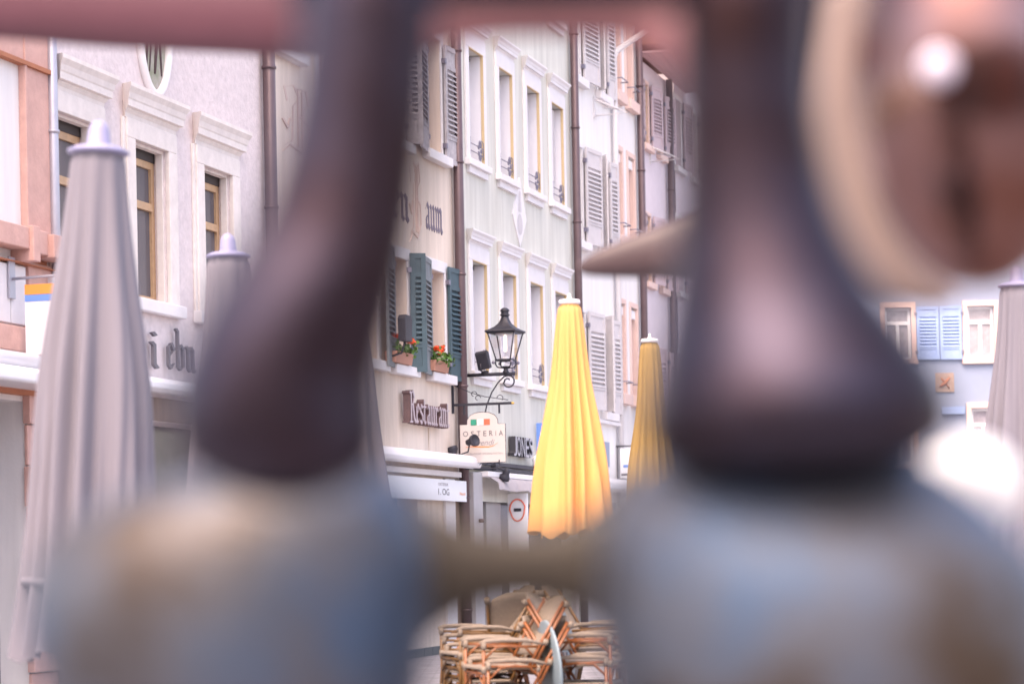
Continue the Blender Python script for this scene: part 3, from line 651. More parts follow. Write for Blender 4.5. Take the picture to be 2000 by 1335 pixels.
# ---- frontal building at the end of the street
EZ = 55.0
EM = Matrix(((1,0,0,0),(0,-1,0,EZ),(0,0,1,0),(0,0,0,1)))
def ep(u, v): q = at(u, v, EZ); return q.x, q.z
FWs = FW
FW = EM
R_ = []
x0, _ = ep(1884, 600); x1, zt = ep(1942, 597); _, zb = ep(1900, 700)
xl0, _ = ep(1735, 600); xl1, _ = ep(1778, 600)
_, zt2 = ep(1900, 797); 
Ro = [(x0+.05,x1-.02,zb,zt),(xl0-.1,xl1,zb,zt),(x0+.1,x1,zt2-1.25,zt2),(xl0-.1,xl1,zt2-1.25,zt2),(x0+.05,x1-.02,zt+1.4,zt+2.6),(xl0-.1,xl1,zt+1.4,zt+2.6),(x0+2.2,x1+2.2,zb,zt),(x0+2.2,x1+2.2,zt2-1.25,zt2),(xl0-2.4,xl1-2.3,zb,zt)]
Rb = house('bluish white house with pink window frames and light blue shutters facing down the street', xl0-4.5, x1+8, 9.5, M['bluewhite'], Ro)
for (a, b_, c, d) in Ro:
    window(Rb, a, b_, c, d, .08, M['whitesash'], 'curtain', trans=.7)
    surround(Rb, a, b_, c, d, .11, M['peach'], .05, top=.13)
    MB(FW).box(a-.13, b_+.13, 0, .09, c-.12, c-.003).build('sill', M['peach'], Rb, bevel=.01)
s0, _ = ep(1789, 650); s1, _ = ep(1834, 650); s2, _ = ep(1878, 650); _, a0 = ep(1800, 703); _, a1 = ep(1800, 598)
shutter(Rb, s0, s1-.01, a0, a1, M['bsh'], 0, 'l', .03, 9); shutter(Rb, s1+.01, s2, a0, a1, M['bsh'], 0, 'r', .03, 9)
c0, c1 = ep(1826, 766); c2, c3 = ep(1862, 728)
pq = thing('mural_plaque', 'square tan plaque with a small painted figure under the blue shutters', 'wall plaque', tuple(FW @ Vector((c0,0,c1))))
M['tanp'] = mat('tan plaque', (.46,.33,.27), .8, var=.25, vscale=14)
MB(FW).box(c0, c2, 0, .03, c1, c3).build('panel', M['tanp'], pq)
q = MB(FW); cx, cz = (c0+c2)/2, (c1+c3)/2
q.tube([(cx-.12,.036,cz-.1),(cx,.036,cz-.02),(cx+.12,.036,cz+.12)], [.02,.05,.015], 6); q.tube([(cx-.08,.037,cz+.1),(cx,.037,cz)], .02, 6); q.tube([(cx+.02,.037,cz-.02),(cx+.1,.037,cz-.13)], .015, 6); q.build('painted_figure', M['terrdark'], pq)
b0, b1 = ep(1838, 800)
MB(FW).box(b0, b0+.52, 0, .08, b1-.1, b1+.06).build('shop_sign_band', M['bsh'], Rb)
FW = FWs
# ---- unseen house row added behind the camera, dark for the bronze to reflect
FWs = FW
FW = Matrix(((-1,0,0,0),(0,1,0,-15),(0,0,1,0),(0,0,0,1)))
for (s0, s1, h, m, lb) in ((-26,-13,6.5,'shopbrown','brown house behind the camera on the left'),(-12.98,-2,6.8,'terrdark','dark red house behind the camera'),(-1.98,9,6.4,'shopbrown','low brown house behind the camera'),(9.02,22,6.9,'terrdark','dark red corner house behind the camera')):
    op = [(s0+1.2+k*2.4, s0+2.2+k*2.4, z, z+1.5) for k in range(int((s1-s0-1.5)/2.4)) for z in (1.0,4.0)]
    hb = house(lb, s0, s1, h, M[m], op)
    for q_ in op: window(hb, *q_, .15, M['redwood'], 'glass')
FW = FWs
# ------------------------------------------------------------------ lantern on its bracket
SL = -.36
def lantern():
    t = thing('street_lantern', 'black four sided street lantern on a scrolled iron wall bracket beside the brown downpipe', 'street lamp', tuple(fpt(SL,0,4.0)))
    zA = 4.04; oL = .66
    br = MB(FW); br.tube([(SL,.0,zA),(SL,.80,zA)], .026, 8); br.build('bracket_arm', M['iron'], t)
    pts = []
    for k in range(15):
        a = k/14; pts.append((SL, .34+.30*math.sin(a*PI/2), 3.30+.69*(a**1.3 if a < 1 else 1)))
    cur = [(SL, .70+.085*math.cos(PI/2-q)*1, zA-.11+.085*math.sin(PI/2-q)) for q in [j*.45 for j in range(11)]]
    sp = [(SL, .70+(.085-.012*(j+1))*math.cos(PI/2-4.5-j*.6), zA-.11+(.085-.012*(j+1))*math.sin(PI/2-4.5-j*.6)) for j in range(5)]
    arc = [(SL, .22, 2.95), (SL, .30, 3.35), (SL, .36, 3.6), (SL, .44, 3.78), (SL, .54, 3.92), (SL, .63, 4.0)]
    MB(FW).tube(arc+cur+sp, .012, 6).build('scroll', M['iron'], t)
    L = Matrix.Translation((SL, oL, zA)) ; G0 = FW @ L @ Matrix.Rotation(math.radians(3), 4, 'Z') @ Matrix.Diagonal((.95,.95,.86,1))
    MB(G0).lathe([(.045,0),(.05,.04),(.035,.06),(.035,.10),(.06,.12),(.0601,.13)], n=12).build('socket', M['iron'], t)
    b0, b1, h0, h1 = .115, .215, .23, .70      # lantern cage half widths
    cg = MB(G0)
    for sx in (-1,1):
        for sy in (-1,1): cg.tube([(sx*b0,sy*b0,h0),(sx*b1,sy*b1,h1)], .011, 6)
    for h, b_ in ((h0,b0),(h1,b1)):
        cg.box(-b_-.015,b_+.015,-b_-.015,-b_+.012,h-.015,h+.018); cg.box(-b_-.015,b_+.015,b_-.012,b_+.015,h-.015,h+.018)
        cg.box(-b_-.015,-b_+.012,-b_+.012,b_-.012,h-.015,h+.018); cg.box(b_-.012,b_+.015,-b_+.012,b_-.012,h-.015,h+.018)
    cg.build('cage', M['iron'], t)
    for k in range(4):
        rot = Matrix.Rotation(k*PI/2, 4, 'Z')
        MB(G0 @ rot).quad((-b0+.01,-b0,h0),(b0-.01,-b0,h0),(b1-.01,-b1,h1),(-b1+.01,-b1,h1)).build('pane', M['lamp'], t)
    for sx in (-1,1):
        for sy in (-1,1):
            MB(G0).tube([(sx*.03,sy*.03,.10),(sx*.10,sy*.10,.11),(sx*.125,sy*.125,.16),(sx*.12,sy*.12,.22)], .011, 6).build('scroll_foot', M['iron'], t)
            MB(G0).lathe([(.005,-.03),(.024,-.015),(.028,0),(.024,.015),(.005,.03)], c=(sx*.15,sy*.15,.19), n=8).build('boss', M['irongrey'], t)
    rf = MB(G0); pr = [(.27,.70),(.28,.715),(.27,.735),(.21,.76),(.15,.80),(.10,.86),(.07,.93),(.055,.98),(.075,.99),(.075,1.01),(.06,1.02),(.06,1.06),(.075,1.07),(.07,1.09),(.04,1.12),(.005,1.13)]
    V = []; F_ = []
    for i, (r, z) in enumerate(pr):
        n = 16
        for k in range(n):
            a = 2*PI*k/n+PI/4; sq = 1/max(abs(math.cos(a)), abs(math.sin(a))); mix = max(0, min(1, (.98-z)/.2)); rr = r*(mix*sq*.9+(1-mix)*1)
            V.append((rr*math.cos(a), rr*math.sin(a), z))
        if i:
            F_ += [((i-1)*16+k, (i-1)*16+(k+1) % 16, i*16+(k+1) % 16, i*16+k) for k in range(16)]
    F_.append(tuple(range(16)))
    rf.add(V, F_); rf.build('roof', M['iron'], t)
    MB(G0).lathe([(.15,.66),(.15,.69)], n=16).build('reflector', M['whitesash'], t)
    M['bulb'] = mat('lit tube', (.9,.88,.8), .4, emit=((1,.9,.7),.9))
    MB(G0).lathe([(.01,.38),(.022,.39),(.022,.64),(.015,.655)], n=10).build('bulb', M['bulb'], t)
    MB(G0).lathe([(.06,.235),(.065,.25),(.03,.3)], n=12).build('lamp_holder', M['whitesash'], t)
lantern()
f2 = thing('lamp_arm_floodlight', 'black floodlight box clamped on the lantern bracket arm', 'floodlight', tuple(fpt(SL,.25,4.05)))
LM = FW @ Matrix.Translation((SL, .34, 4.12)) @ Matrix.Rotation(math.radians(8), 4, 'X') @ Matrix.Rotation(math.radians(-12), 4, 'Y')
q = MB(LM); q.prism([(-.06,.0),(.08,.0),(.08,.25),(.0,.275),(-.06,.25)], -.09, .09, 'sz'); q.build('housing', M['iron'], f2, bevel=.012)
q = MB(FW); q.tube([(SL,.34,4.05),(SL-.09,.30,4.1),(SL-.09,.30,4.2)], .014, 6); q.tube([(SL,.29,4.07),(SL,.39,4.07)], .03, 8); q.build('clamp', M['iron'], f2)
# ------------------------------------------------------------------ osteria sign
SS = -.93
os_ = thing('osteria_sign', 'cream hanging sign reading OSTERIA with an Italian flag on an iron bracket', 'sign', tuple(fpt(SS,0,3.5)))
q = MB(FW); q.box(SS-.02,SS+.02,0,.90,3.555,3.59); q.box(SS-.02,SS+.02,.0,.03,3.45,3.9); q.build('bracket_bar', M['iron'], os_)
MB(FW).lathe([(.005,-.02),(.022,-.01),(.026,0),(.022,.01),(.005,.02)], n=10, c=(0,0,0), M=FW @ Matrix.Translation((SS,.92,3.572))).build('finial', M['gold'], os_)
q = MB(FW)
q.tube([(SS,.03,3.86),(SS,.3,3.74),(SS,.5,3.68),(SS,.85,3.62)], .006, 5)
for c_ in (.34,.40): q.tube([(SS,c_+.04*math.cos(a),3.725-(c_-.34)+.035*math.sin(a)) for a in [j*.5 for j in range(10)]], .006, 5)
q.tube([(SS,.73+.045*math.cos(a),3.65+.045*math.sin(a)) for a in [j*.5-.8 for j in range(9)]], .006, 5)
q.tube([(SS,.03,3.9),(SS,.08,3.93),(SS,.12,3.88),(SS,.09,3.84)], .008, 5)
for c_ in (.30,.45,.55,.66): q.tube([(SS,c_+.05*math.cos(a),2.68+.045*math.sin(a)) for a in [j*.4 for j in range(8)]], .007, 5)
q.tube([(SS,.18,2.64),(SS,.78,2.64)], .008, 5)
each(q, 'scrollwork', M['iron'], os_)
q = MB(FW)
for o in (.185,.715): q.box(SS-.012,SS+.012,o-.012,o+.012,3.43,3.555)
q.box(SS-.03,SS-.022,.70,.715,2.70,2.76); each(q, 'hanger', M['iron'], os_)
ol, oh = .12, .80
poly = [(ol,2.73),(oh,2.73),(oh,3.28),(.69,3.28),(.685,3.35),(.64,3.41),(.56,3.445),(.46,3.455),(.36,3.445),(.28,3.41),(.235,3.35),(.23,3.28),(ol,3.28)]
pt = [(o, z) for o, z in poly]
MB(FW).prism(pt, SS-.014, SS+.014, 'oz').build('board', M['signw'], os_)
MB(FW).tube([(SS, o, z) for o, z in pt], .009, 5, closed=True).build('edging', M['iron'], os_)
fx = SS-.017
for a, b_, m in ((.285,.375,'flagg'),(.385,.475,'flagw'),(.485,.575,'flagr')):
    MB(FW).box(fx-.002,fx,a,b_,3.27,3.355).build('flag_stripe', M[m], os_)
def stext(txt, a, b_, z0, z1, m, shear=0, dx=0):
    mb = MB(FW); put_text(mb, txt, lambda x, y, d: (d, a+x*(b_-a), z0+y*(z1-z0)), 0, fx-dx, shear=shear); mb.build('lettering', m, os_, norm=False)
# spaced letters OSTERIA
xa = .165
for ch, wd in zip('OSTERIA', (.078,.048,.056,.046,.052,.007,.062)):
    stext(ch, xa, xa+wd, 3.11, 3.185, M['txt']); xa += wd+.0425
stext('Vivendi', .30, .64, 2.975, 3.06, M['txtl'], .35)
stext('ITALIENISCHE SPEZIALITÄTEN', .17, .755, 2.845, 2.875, M['txtl'])
q = MB(FW); sw = [(.20,2.955,.003),(.3,2.962,.006),(.45,2.955,.009),(.55,2.952,.007),(.62,2.965,.005),(.69,3.01,.002)]
for i in range(len(sw)-1):
    a, b_ = sw[i], sw[i+1]; q.add([(fx,a[0],a[1]-a[2]),(fx,b_[0],b_[1]-b_[2]),(fx,b_[0],b_[1]+b_[2]),(fx,a[0],a[1]+a[2])],[(0,1,2,3)])
q.build('swoosh', M['orange'], os_, norm=False)
# spotlights
def spot(label, s, o, z, tilt, arm):
    t = thing('spotlight', label, 'spotlight', tuple(fpt(s,o,z)), 'sign spotlights')
    L = FW @ Matrix.Translation((s,o,z)) @ Matrix.Rotation(math.radians(tilt[0]),4,'Z') @ Matrix.Rotation(math.radians(tilt[1]),4,'X')
    MB(L).lathe([(.02,-.10),(.045,-.09),(.05,-.03),(.06,0),(.085,.03),(.088,.075),(.08,.08),(.07,.06)], n=18).build('head', M['iron'], t)
    MB(FW).tube(arm, .013, 6).build('arm', M['iron'], t)
    MB(FW).box(arm[0][0]-.05,arm[0][0]+.05,arm[0][1]-.04,arm[0][1]+.05,arm[0][2]-.05,arm[0][2]+.05).build('base', M['iron'], t, bevel=.01)
    return t
spot('round black spotlight in front of the osteria sign', -1.15, .36, 3.03, (30,-80), [(-1.15,.18,2.72),(-1.15,.2,2.85),(-1.15,.30,2.88),(-1.15,.32,2.98)])
spot('small black spotlight turned up behind the end of the white awning', -1.1, .06, 2.88, (10,20), [(-1.05,.12,2.72),(-1.08,.06,2.80)])
spot('small black floodlight hanging under the rail over the grey awning', .75, .30, 2.60, (20,150), [(.75,.12,2.72),(.75,.3,2.66)])
wc = thing('dome_camera', 'small white dome on the black rail left of the yellow parasol', 'camera', tuple(fpt(3.0,.1,2.8)))
MB(FW).lathe([(.05,0),(.055,.03),(.05,.06),(.06,.08),(.06,.12),(.04,.16),(.01,.175)], c=(3.05,.14,2.8), n=14).build('housing', M['whitesash'], wc)
MB(FW).box(2.99,3.11,.04,.14,2.79,2.80).build('mount', M['iron'], wc)
# ------------------------------------------------------------------ parasols
def parasol(label, u, Z, ztop, zbot, r0, r1, m, capm, style, seed, grp, strap=False):
    P = at(u, 1000, Z); x, y = P.x, P.y
    t = thing('folded_parasol', label, 'parasol', (x, y, 0), grp); rnd = random.Random(seed)
    nf = 11; ph = [rnd.uniform(0, 2*PI) for _ in range(6)]; H_ = ztop-zbot
    prof = []; NR = 46
    for i in range(NR+1):
        f = i/NR; z = ztop-f*H_
        r = r0+(r1-r0)*(f**.92)+.012*math.sin(f*9+ph[0])
        if f < .02: r = r0*.9
        prof.append((r, z))
    def fn(r, z, a):
        f = (ztop-z)/H_; amp = .04+.17*min(1, f*2.2)
        w1 = math.sin(nf*a+ph[1]+1.5*math.sin(a*2+ph[2])+.9*f*math.sin(a*3+ph[3])+.35*math.sin(5*f+a*4+ph[0]))
        w2 = math.sin(5*a+ph[4]+1.2*f); w3 = math.sin(19*a+ph[5]+3*f+1.2*math.sin(3*a+4*f))*(.4+.6*abs(math.sin(2*a+ph[4]+3*f)))
        fold = (abs(w1)**.7)*(1 if w1 > 0 else -1)
        return r*(1+amp*.62*fold+.07*f*w2+.05*min(1,f*1.5)*w3)
    mb = MB(); n = 132; V = []
    for i, (r, z) in enumerate(prof):
        f = i/NR
        for k in range(n):
            a = 2*PI*k/n; q = fn(r, z, a); dz = 0
            if i == NR: dz = .022*math.sin(nf*a+ph[1])-.02*math.sin(3*a+ph[2])
            V.append((x+q*math.cos(a), y+q*math.sin(a), z+dz))
    F_ = [(i*n+k, i*n+(k+1) % n, (i+1)*n+(k+1) % n, (i+1)*n+k) for i in range(NR) for k in range(n)]+[tuple(range(n))]
    mb.add(V, F_, True); cn = mb.build('canopy', m, t, norm=False)
    MB().tube([(x,y,.08),(x,y,ztop+.0)], .03, 14).build('pole', M['alu'], t)
    MB().lathe([(.38,.0),(.38,.05),(.34,.08),(.06,.09),(.05,.3),(.04,.3)], c=(x,y,0), n=28).build('base', M['iron'], t)
    if style == 'flat':
        MB().lathe([(r0*.98,ztop-.01),(r0*1.16,ztop),(r0*1.18,ztop+.018),(r0*1.1,ztop+.03),(.02,ztop+.034),(.02,ztop+.05),(.012,ztop+.052),(.014,ztop+.075),(.004,ztop+.085)], c=(x,y,0), n=28).build('cap', capm, t)
    else:
        k = r0/.14
        MB().lathe([(.13*k,ztop-.01),(.155*k,ztop),(.155*k,ztop+.012*k),(.12*k,ztop+.03*k),(.065*k,ztop+.04*k),(.06*k,ztop+.05*k),(.052*k,ztop+.12*k),(.04*k,ztop+.15*k),(.018*k,ztop+.165*k),(.005*k,ztop+.17*k)], c=(x,y,0), n=28).build('cap', capm, t)
    if strap:
        zz = zbot+.36
        MB().lathe([(r1*.99,zz),(r1*1.02,zz+.02),(r1*1.0,zz+.04)], c=(x,y,0), n=60).build('strap', m, t)
    return t
gy = 'folded yellow parasols'; gg = 'folded grey parasols'
parasol('bright yellow folded parasol right of the street lantern', 1120, 20.4, 3.50, 1.56, .077, .335, M['yellow'], M['cap'], 'flat', 3, gy)
parasol('dull ochre folded parasol right of the bright yellow one', 1275, 24.3, 3.50, 1.55, .075, .265, M['ochrecan'], M['cap'], 'flat', 8, gy)
parasol('large pale grey folded parasol at the left nearest the camera', 152, 12.2, 3.46, .92, .14, .34, M['greycan'], M['bluecap'], 'bell', 5, gg, True).rotation_euler[1] = math.radians(2.3)
parasol('smaller grey folded parasol in front of the pinkish house, right of the large one', 455, 16.5, 3.46, .92, .135, .34, M['greycan'], M['bluecap'], 'bell', 11, gg)
parasol('grey folded parasol mostly hidden behind the left bronze bulb', 690, 19.6, 3.30, .92, .13, .36, M['greycan'], M['bluecap'], 'bell', 14, gg)
parasol('grey folded parasol at the right edge in front of the blue shuttered house', 1995, 19.2, 3.44, .92, .135, .34, M['greycan'], M['bluecap'], 'bell', 17, gg)
# ------------------------------------------------------------------ bistro chairs (x forward, y side)
def chair_proto(cane, label):
    t = thing('bistro_chair', label, 'chair', (0,0,0)); Mr = M[cane]
    for sy in (-1,1):
        y = sy*.25
        MB().tube([(.25,y,0),(.22,y,.3),(.22,y,.62)], .0135, 8).build('leg', Mr, t)
        l = MB(); l.tube([(-.26,y,0),(-.20,y,.3),(-.17,y,.45)], .0135, 8); l.build('leg', Mr, t)
        l = MB(); l.tube([(-.15,y,.44),(-.26,y,.64),(-.42,y*.96,.90)], .012, 8); l.tube([(-.115,y,.44),(-.225,y,.64),(-.385,y*.96,.90)], .012, 8); l.build('back_post', Mr, t)
        a = MB(); a.tube([(-.24,y,.60),(-.1,y,.635),(.05,y,.64),(.2,y,.635),(.245,y,.62)], [.012,.015,.017,.017,.013], 10); a.build('armrest', M['weave'], t)
        b_ = MB(); b_.tube([(-.2,y,.585),(.22,y,.60)], .010, 8)
        b_.tube([(.22,y,.50),(.13,y,.585),(.02,y,.598),(-.09,y,.585),(-.165,y,.50)], .009, 8)
        b_.tube([(.225,y,.17),(-.225,y,.17)], .010, 8); each(b_, 'side_rail', Mr, t)
        w_ = MB()
        for (px, pz) in ((.22,.60),(.22,.43),(-.185,.43),(.23,.17)): w_.tube([(px,y,pz-.025),(px,y,pz+.025)], .02, 8)
        w_.tube([(-.40,y*.96,.86),(-.415,y*.96,.90)], .024, 8); w_.tube([(-.235,y,.60),(-.25,y,.635)], .026, 8)
        each(w_, 'binding', M['weave'], t)
    f = MB(); f.tube([(.22,-.25,.40),(.22,.25,.40)], .012, 8); f.tube([(.22,-.25,.30),(.22,-.12,.385),(.22,.0,.395),(.22,.12,.385),(.22,.25,.30)], .009, 8); f.tube([(-.18,-.25,.40),(-.18,.25,.40)], .012, 8); each(f, 'cross_rail', Mr, t)
    s = MB(); s.box(-.19,.24,-.235,.235,.425,.45); s.build('seat', M['weave'], t, bevel=.012)
    bk_ = MB(); V = []; n = 14; rows = []
    for j in range(9):
        f_ = j/8; z = .52+.42*f_; xx = -.165-.245*f_-.0
        wd = .235*(1-.0*f_) if f_ < .75 else .235*math.sqrt(max(0, 1-((f_-.75)/.27)**2))
        for i in range(n): g2 = i/(n-1)*2-1; V.append((xx-.035*(1-g2*g2)-.0, wd*g2, z))
    for j in range(9):
        f_ = j/8; z = .52+.42*f_; xx = -.165-.245*f_-.018
        wd = .235 if f_ < .75 else .235*math.sqrt(max(0, 1-((f_-.75)/.27)**2))
        for i in range(n): g2 = i/(n-1)*2-1; V.append((xx-.035*(1-g2*g2), wd*g2, z-.008))
    m_ = 9*n; F_ = [(j*n+i, j*n+i+1, (j+1)*n+i+1, (j+1)*n+i) for j in range(8) for i in range(n-1)]
    F_ += [(a+m_, b2+m_, c+m_, d+m_) for a, b2, c, d in F_[::-1]]
    bd = list(range(n))+[j*n+n-1 for j in range(1,9)]+[8*n+i for i in range(n-2,-1,-1)]+[j*n for j in range(7,0,-1)]
    F_ += [(bd[i], bd[(i+1) % len(bd)], bd[(i+1) % len(bd)]+m_, bd[i]+m_) for i in range(len(bd))]
    bk_.add(V, F_, True); bk_.build('backrest', M['weave'], t); return t
used = set()
protos = {}
GC = 'stacked rattan bistro chairs around the yellow parasol'
def chair(cane, u, Z, zb, rot, label, tilt=0, roll=0):
    if cane not in protos: protos[cane] = chair_proto(cane, label); o = protos[cane]
    else: o = copy_tree(protos[cane])
    P = at(u, 1335, Z); o.location = (P.x, P.y, zb); o.rotation_euler = (math.radians(roll), math.radians(tilt), math.radians(rot))
    o['label'] = label; o['group'] = GC; o['category'] = 'chair'
CH_ = [
 ('rattan', 985, 17.6, .145, 196, 'topmost orange brown rattan chair of the front stack'),
 ('rattan', 993, 17.6, 0, 196, 'orange brown rattan chair second from the top in the front stack'),
 ('rattan2', 936, 18.6, .21, 198, 'topmost yellow brown chair of the stack behind on the left'),
 ('rattan2', 941, 18.6, .14, 198, 'yellow brown chair one below the top of the left rear stack'),
 ('rattan2', 946, 18.6, .07, 198, 'yellow brown chair two below the top of the left rear stack'),
 ('rattan2', 951, 18.6, 0, 198, 'lowest yellow brown chair of the left rear stack'),
 ('rattan', 962, 19.5, .16, 194, 'topmost chair of the middle rear stack leaning toward the parasol'),
 ('rattan', 970, 19.5, .06, 194, 'chair one below the top of the middle rear stack'),
 ('rattan2', 1026, 19.0, .16, 84, 'chair with its wide beige woven back turned to the camera'),
 ('rattan', 1148, 17.9, .16, -14, 'topmost chair facing right in the stack right of the tables'),
 ('rattan', 1140, 17.9, 0, -14, 'lower chair facing right in the stack right of the tables'),
 ('rattan2', 1172, 19.2, .2, -14, 'upper chair of the shaded stack farthest right'),
 ('rattan2', 1164, 19.2, .08, -14, 'lower chair of the shaded stack farthest right'),
]
for a in CH_: chair(*a)
def table(label, u, Z, rot, m, zc):
    P = at(u, 1300, Z); t = thing('folding_table', label, 'table', (P.x, P.y, 0), 'folded round bistro tables')
    L = Matrix.Translation((P.x, P.y, zc)) @ Matrix.Rotation(math.radians(rot), 4, 'Z') @ Matrix.Rotation(math.radians(86), 4, 'Y')
    MB(L).lathe([(.33,-.012),(.345,-.006),(.345,.006),(.33,.012)], n=40).build('table_top', m, t)
    L2 = Matrix.Translation((P.x, P.y, 0))
    MB(L2).tube([(.04,0,.03),(.04,0,zc)], .022, 10).build('column', M['iron'], t)
    q = MB(L2)
    for k in range(3): q.tube([(.04,0,.12),(.04+.2*math.cos(k*2.1),.2*math.sin(k*2.1),.03),(.04+.28*math.cos(k*2.1),.28*math.sin(k*2.1),.012)], .016, 8)
    each(q, 'foot', M['iron'], t)
table('pale blue round table top folded upright between the chair stacks', 1072, 17.6, 14, M['tabtop'], .57)
table('second pale blue folded table top just behind the first', 1094, 18.6, -20, M['tabtop'], .64)
# ------------------------------------------------------------------ foreground bronze
def cr(p, n=6):
    out = []
    for i in range(len(p)-1):
        p0 = p[max(i-1, 0)]; p1 = p[i]; p2 = p[i+1]; p3 = p[min(i+2, len(p)-1)]
        for k in range(n):
            t = k/n; out.append(tuple(.5*((2*b_)+(-a+c)*t+(2*a-5*b_+4*c-d)*t*t+(-a+3*b_-3*c+d)*t**3) for a, b_, c, d in zip(p0, p1, p2, p3)))
    out.append(p[-1]); return out
def loft(mb, rows, Z, dk=.8, n=48):
    """rows of (v, left u, right u) at distance Z become elliptical rings"""
    R = cr(rows, 5); V = []
    for (v, a, b_) in R:
        if b_-a < 2: b_ = a+2
        c = at((a+b_)/2, v, Z); r = (b_-a)/2/FPX*Z
        for k in range(n):
            t = 2*PI*k/n; V.append((c.x+r*math.cos(t), c.y+r*dk*math.sin(t), c.z))
    F_ = [(i*n+k, i*n+(k+1) % n, (i+1)*n+(k+1) % n, (i+1)*n+k) for i in range(len(R)-1) for k in range(n)]
    F_ += [tuple(range(n)), tuple((len(R)-1)*n+k for k in range(n))[::-1]]
    return mb.add(V, F_, True)
ZF = 2.1
sp_ = thing('bronze_sculpture', 'blurred dark bronze sculpture of two bulbous posts joined low down, close to the camera', 'sculpture', (0, ZF, 0))
loft(MB(), [(-260,630,840),(-80,606,850),(0,590,858),(130,576,852),(300,544,838),(440,496,820),(570,414,794),(680,356,766),(760,330,752),(840,328,756),(900,356,742),(945,420,700),(975,500,630),(982,560,590)], ZF-.28).build('bulb_post', M['bronze'], sp_)
loft(MB(), [(-260,1380,1560),(-80,1350,1585),(0,1330,1592),(150,1322,1588),(300,1322,1605),(450,1318,1646),(570,1305,1715),(660,1288,1785),(730,1272,1838),(800,1254,1862),(860,1262,1848),(905,1310,1780),(932,1410,1670),(938,1500,1580)], ZF-.12).build('bulb_post', M['bronze'], sp_)
base = MB()
loft(base, [(905,560,640),(915,420,720),(935,320,770),(975,195,800),(1040,105,822),(1120,62,838),(1220,55,842),(1335,90,835),(1500,180,815),(1900,230,790),(2500,240,780),(4900,200,800)], ZF+.02, .7)
loft(base, [(860,1450,1600),(880,1330,1740),(920,1240,1830),(980,1195,1915),(1050,1172,1985),(1130,1162,2050),(1230,1165,2090),(1335,1185,2110),(1500,1220,2100),(1900,1250,2080),(2500,1250,2060),(4900,1230,2060)], ZF-.03, .7)
bo = base.build('base', M['patina'], sp_)
md = bo.modifiers.new('fuse', 'REMESH'); md.mode = 'VOXEL'; md.voxel_size = .006; md.use_smooth_shade = True
md = bo.modifiers.new('soften', 'SMOOTH'); md.factor = .6; md.iterations = 14
def rail(name, pts, Z, m, parent, dk=.8, n=20):
    V = []; R = cr(pts, 5)
    for (u, v0, v1) in R:
        c = at(u, (v0+v1)/2, Z); r = (v1-v0)/2/FPX*Z
        for k in range(n):
            t = 2*PI*k/n; V.append((c.x, c.y+r*dk*math.sin(t), c.z+r*math.cos(t)))
    F_ = [(i*n+k, i*n+(k+1) % n, (i+1)*n+(k+1) % n, (i+1)*n+k) for i in range(len(R)-1) for k in range(n)]+[tuple(range(n)), tuple((len(R)-1)*n+k for k in range(n))]
    return MB().add(V, F_, True).build(name, m, parent)
rail('link', [(740,890,1340),(790,945,1300),(850,990,1240),(920,1022,1196),(1000,1034,1178),(1080,1028,1182),(1140,1000,1208),(1190,960,1235),(1240,890,1300)], ZF+.12, M['linkm'], sp_, dk=.45)
rail('top_rail', [(680,-190,330),(750,-90,220),(800,-50,145),(860,-30,94),(950,-12,74),(1100,-12,70),(1220,-15,76),(1280,-30,112),(1330,-70,190),(1390,-120,280)], 3.0, M['bronzepink'], sp_, dk=.35)
rail('upper_rail', [(560,-230,10),(900,-160,34),(1200,-160,32),(1450,-200,14)], 2.0, M['bronze'], sp_)
rr_ = thing('red_metal_rail', 'blurred red brown metal bar across the top behind the two bronze posts', 'rail', tuple(at(1000, 0, 6.0)))
rail('rail', [(-400,-130,55),(0,-120,76),(200,-115,92),(420,-112,103),(620,-110,106),(900,-120,40)], 6.0, M['bronzered'], rr_, dk=.4)
rail('rail', [(1400,-120,50),(1650,-120,52),(1850,-120,48),(2050,-120,42),(2500,-120,40)], 3.4, M['bronzered'], rr_, dk=.4)
q = MB(); q.tube([at(600,-30,6.0), at(1000,-60,4.2), at(1500,-40,3.4)], .03, 12); q.build('joining_bar', M['bronzered'], rr_)
for u, Z in ((-300,6.0),(2400,3.4)):
    P = at(u, -20, Z); MB().tube([(P.x,P.y,0),(P.x,P.y,P.z)], .03, 12).build('upright', M['bronzered'], rr_)
# glossy egg with pale band
eg = thing('bronze_egg', 'glossy brown egg shaped bronze at the top right, blurred, with a bright highlight', 'sculpture', tuple(at(1905,160,2.75)))
c = at(1905, 160, 2.75); rx, rz = 230/FPX*2.75, 405/FPX*2.75
prof = [(rx*math.sin(PI*k/40)+.0005, -rz*math.cos(PI*k/40)) for k in range(41)]
MB().lathe(prof, c=tuple(c), n=64, sy=.95).build('body', M['gloss'], eg)
k = at(1835, 130, c.y-rx*.93); MB(Matrix.Translation(k) @ Matrix.Rotation(PI/2, 4, 'X')).lathe([(.0195,-.01),(.019,.0),(.013,.006),(.001,.009)], n=24).build('stud', M['studm'], eg)  # pale disc modelled on the egg in place of a sun highlight
P = at(1950, 160, 2.95); MB().tube([(c.x, c.y+.02, c.z+rz*.9), (c.x+.1, c.y+.3, c.z+rz+.1), (P.x+.9, P.y+.45, c.z+rz+.1), (P.x+.95, P.y+.5, 0)], .025, 12).build('support', M['bronze'], eg)
pb = thing('curved_band', 'pale beige curved metal band between the right bronze post and the glossy egg', 'sculpture', tuple(at(1700,400,2.95)))
bd = cr([(1650,-20,95),(1645,100,84),(1634,240,54),(1668,370,58),(1722,480,66),(1780,555,60),(1850,590,26)], 6)
V = []; n = 16; Zb = 3.0
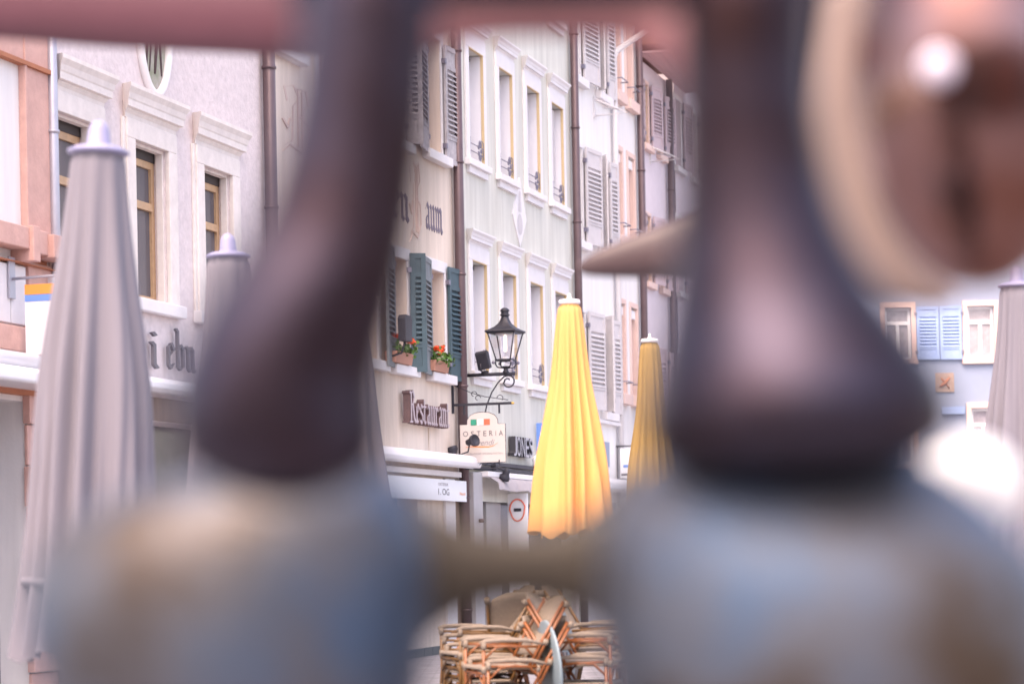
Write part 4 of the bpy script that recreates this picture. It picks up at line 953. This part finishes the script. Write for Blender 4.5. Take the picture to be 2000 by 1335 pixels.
for (u, v, r) in bd:
    c = at(u, v, Zb); rr2 = r/FPX*Zb
    for k in range(n): t = 2*PI*k/n; V.append((c.x+rr2*math.cos(t), c.y+.018*math.sin(t), c.z+.35*rr2*math.cos(t)))
MB().add(V, [(i*n+k, i*n+(k+1) % n, (i+1)*n+(k+1) % n, (i+1)*n+k) for i in range(len(bd)-1) for k in range(n)]+[tuple(range(n)), tuple((len(bd)-1)*n+k for k in range(n))], True).build('band', M['pale'], pb)
P = at(1590,-20,Zb); MB().tube([(P.x,P.y,P.z),(P.x-.06,P.y,P.z-.3),(P.x-.1,P.y,0)], .02, 10).build('stem', M['bronze'], pb)
# pointed wedge
wg = thing('pointed_spout', 'grey brown pointed spout jutting left from behind the right bronze post', 'sculpture', tuple(at(1300,500,7.5)))
Zb = 7.5; bd = cr([(1128,516,530),(1150,497,538),(1200,474,541),(1280,441,543),(1370,402,545),(1460,370,560),(1520,380,600)], 5)
V = []; n = 20; Zb = 7.5
for (u, v0, v1) in bd:
    c = at(u, (v0+v1)/2, Zb); r = (v1-v0)/2/FPX*Zb
    for k in range(n):
        t = 2*PI*k/n; V.append((c.x, c.y+max(r*.7,.01)*math.sin(t), c.z+r*(abs(math.cos(t))**.7)*(1 if math.cos(t) > 0 else -1)))
MB().add(V, [(i*n+k, i*n+(k+1) % n, (i+1)*n+(k+1) % n, (i+1)*n+k) for i in range(len(bd)-1) for k in range(n)]+[tuple(range(n)), tuple((len(bd)-1)*n+k for k in range(n))], True).build('beak', M['grind'], wg)
P = at(1490, 480, 7.5); MB().tube([(P.x,P.y,0),(P.x,P.y,.9),(P.x+.02,P.y,P.z-.1),(P.x+.01,P.y,P.z+.08)], [.1,.07,.1,.06], 20).build('neck', M['grind'], wg)
# white ball on a post, built for a blur of unknown origin
wb = thing('white_ball', 'very bright white blurred ball at the lower right behind the bronze base', 'ornament', tuple(at(1915,965,3.1)))
c = at(1893, 950, 3.1); rx = 104/FPX*3.1
MB().lathe([(rx*math.sin(PI*k/30)+.0003, -rx*math.cos(PI*k/30)) for k in range(31)], c=tuple(c), n=48).build('ball', M['bright'], wb)
MB().tube([(c.x,c.y,0),(c.x,c.y,c.z)], .03, 12).build('post', M['bronze'], wb)
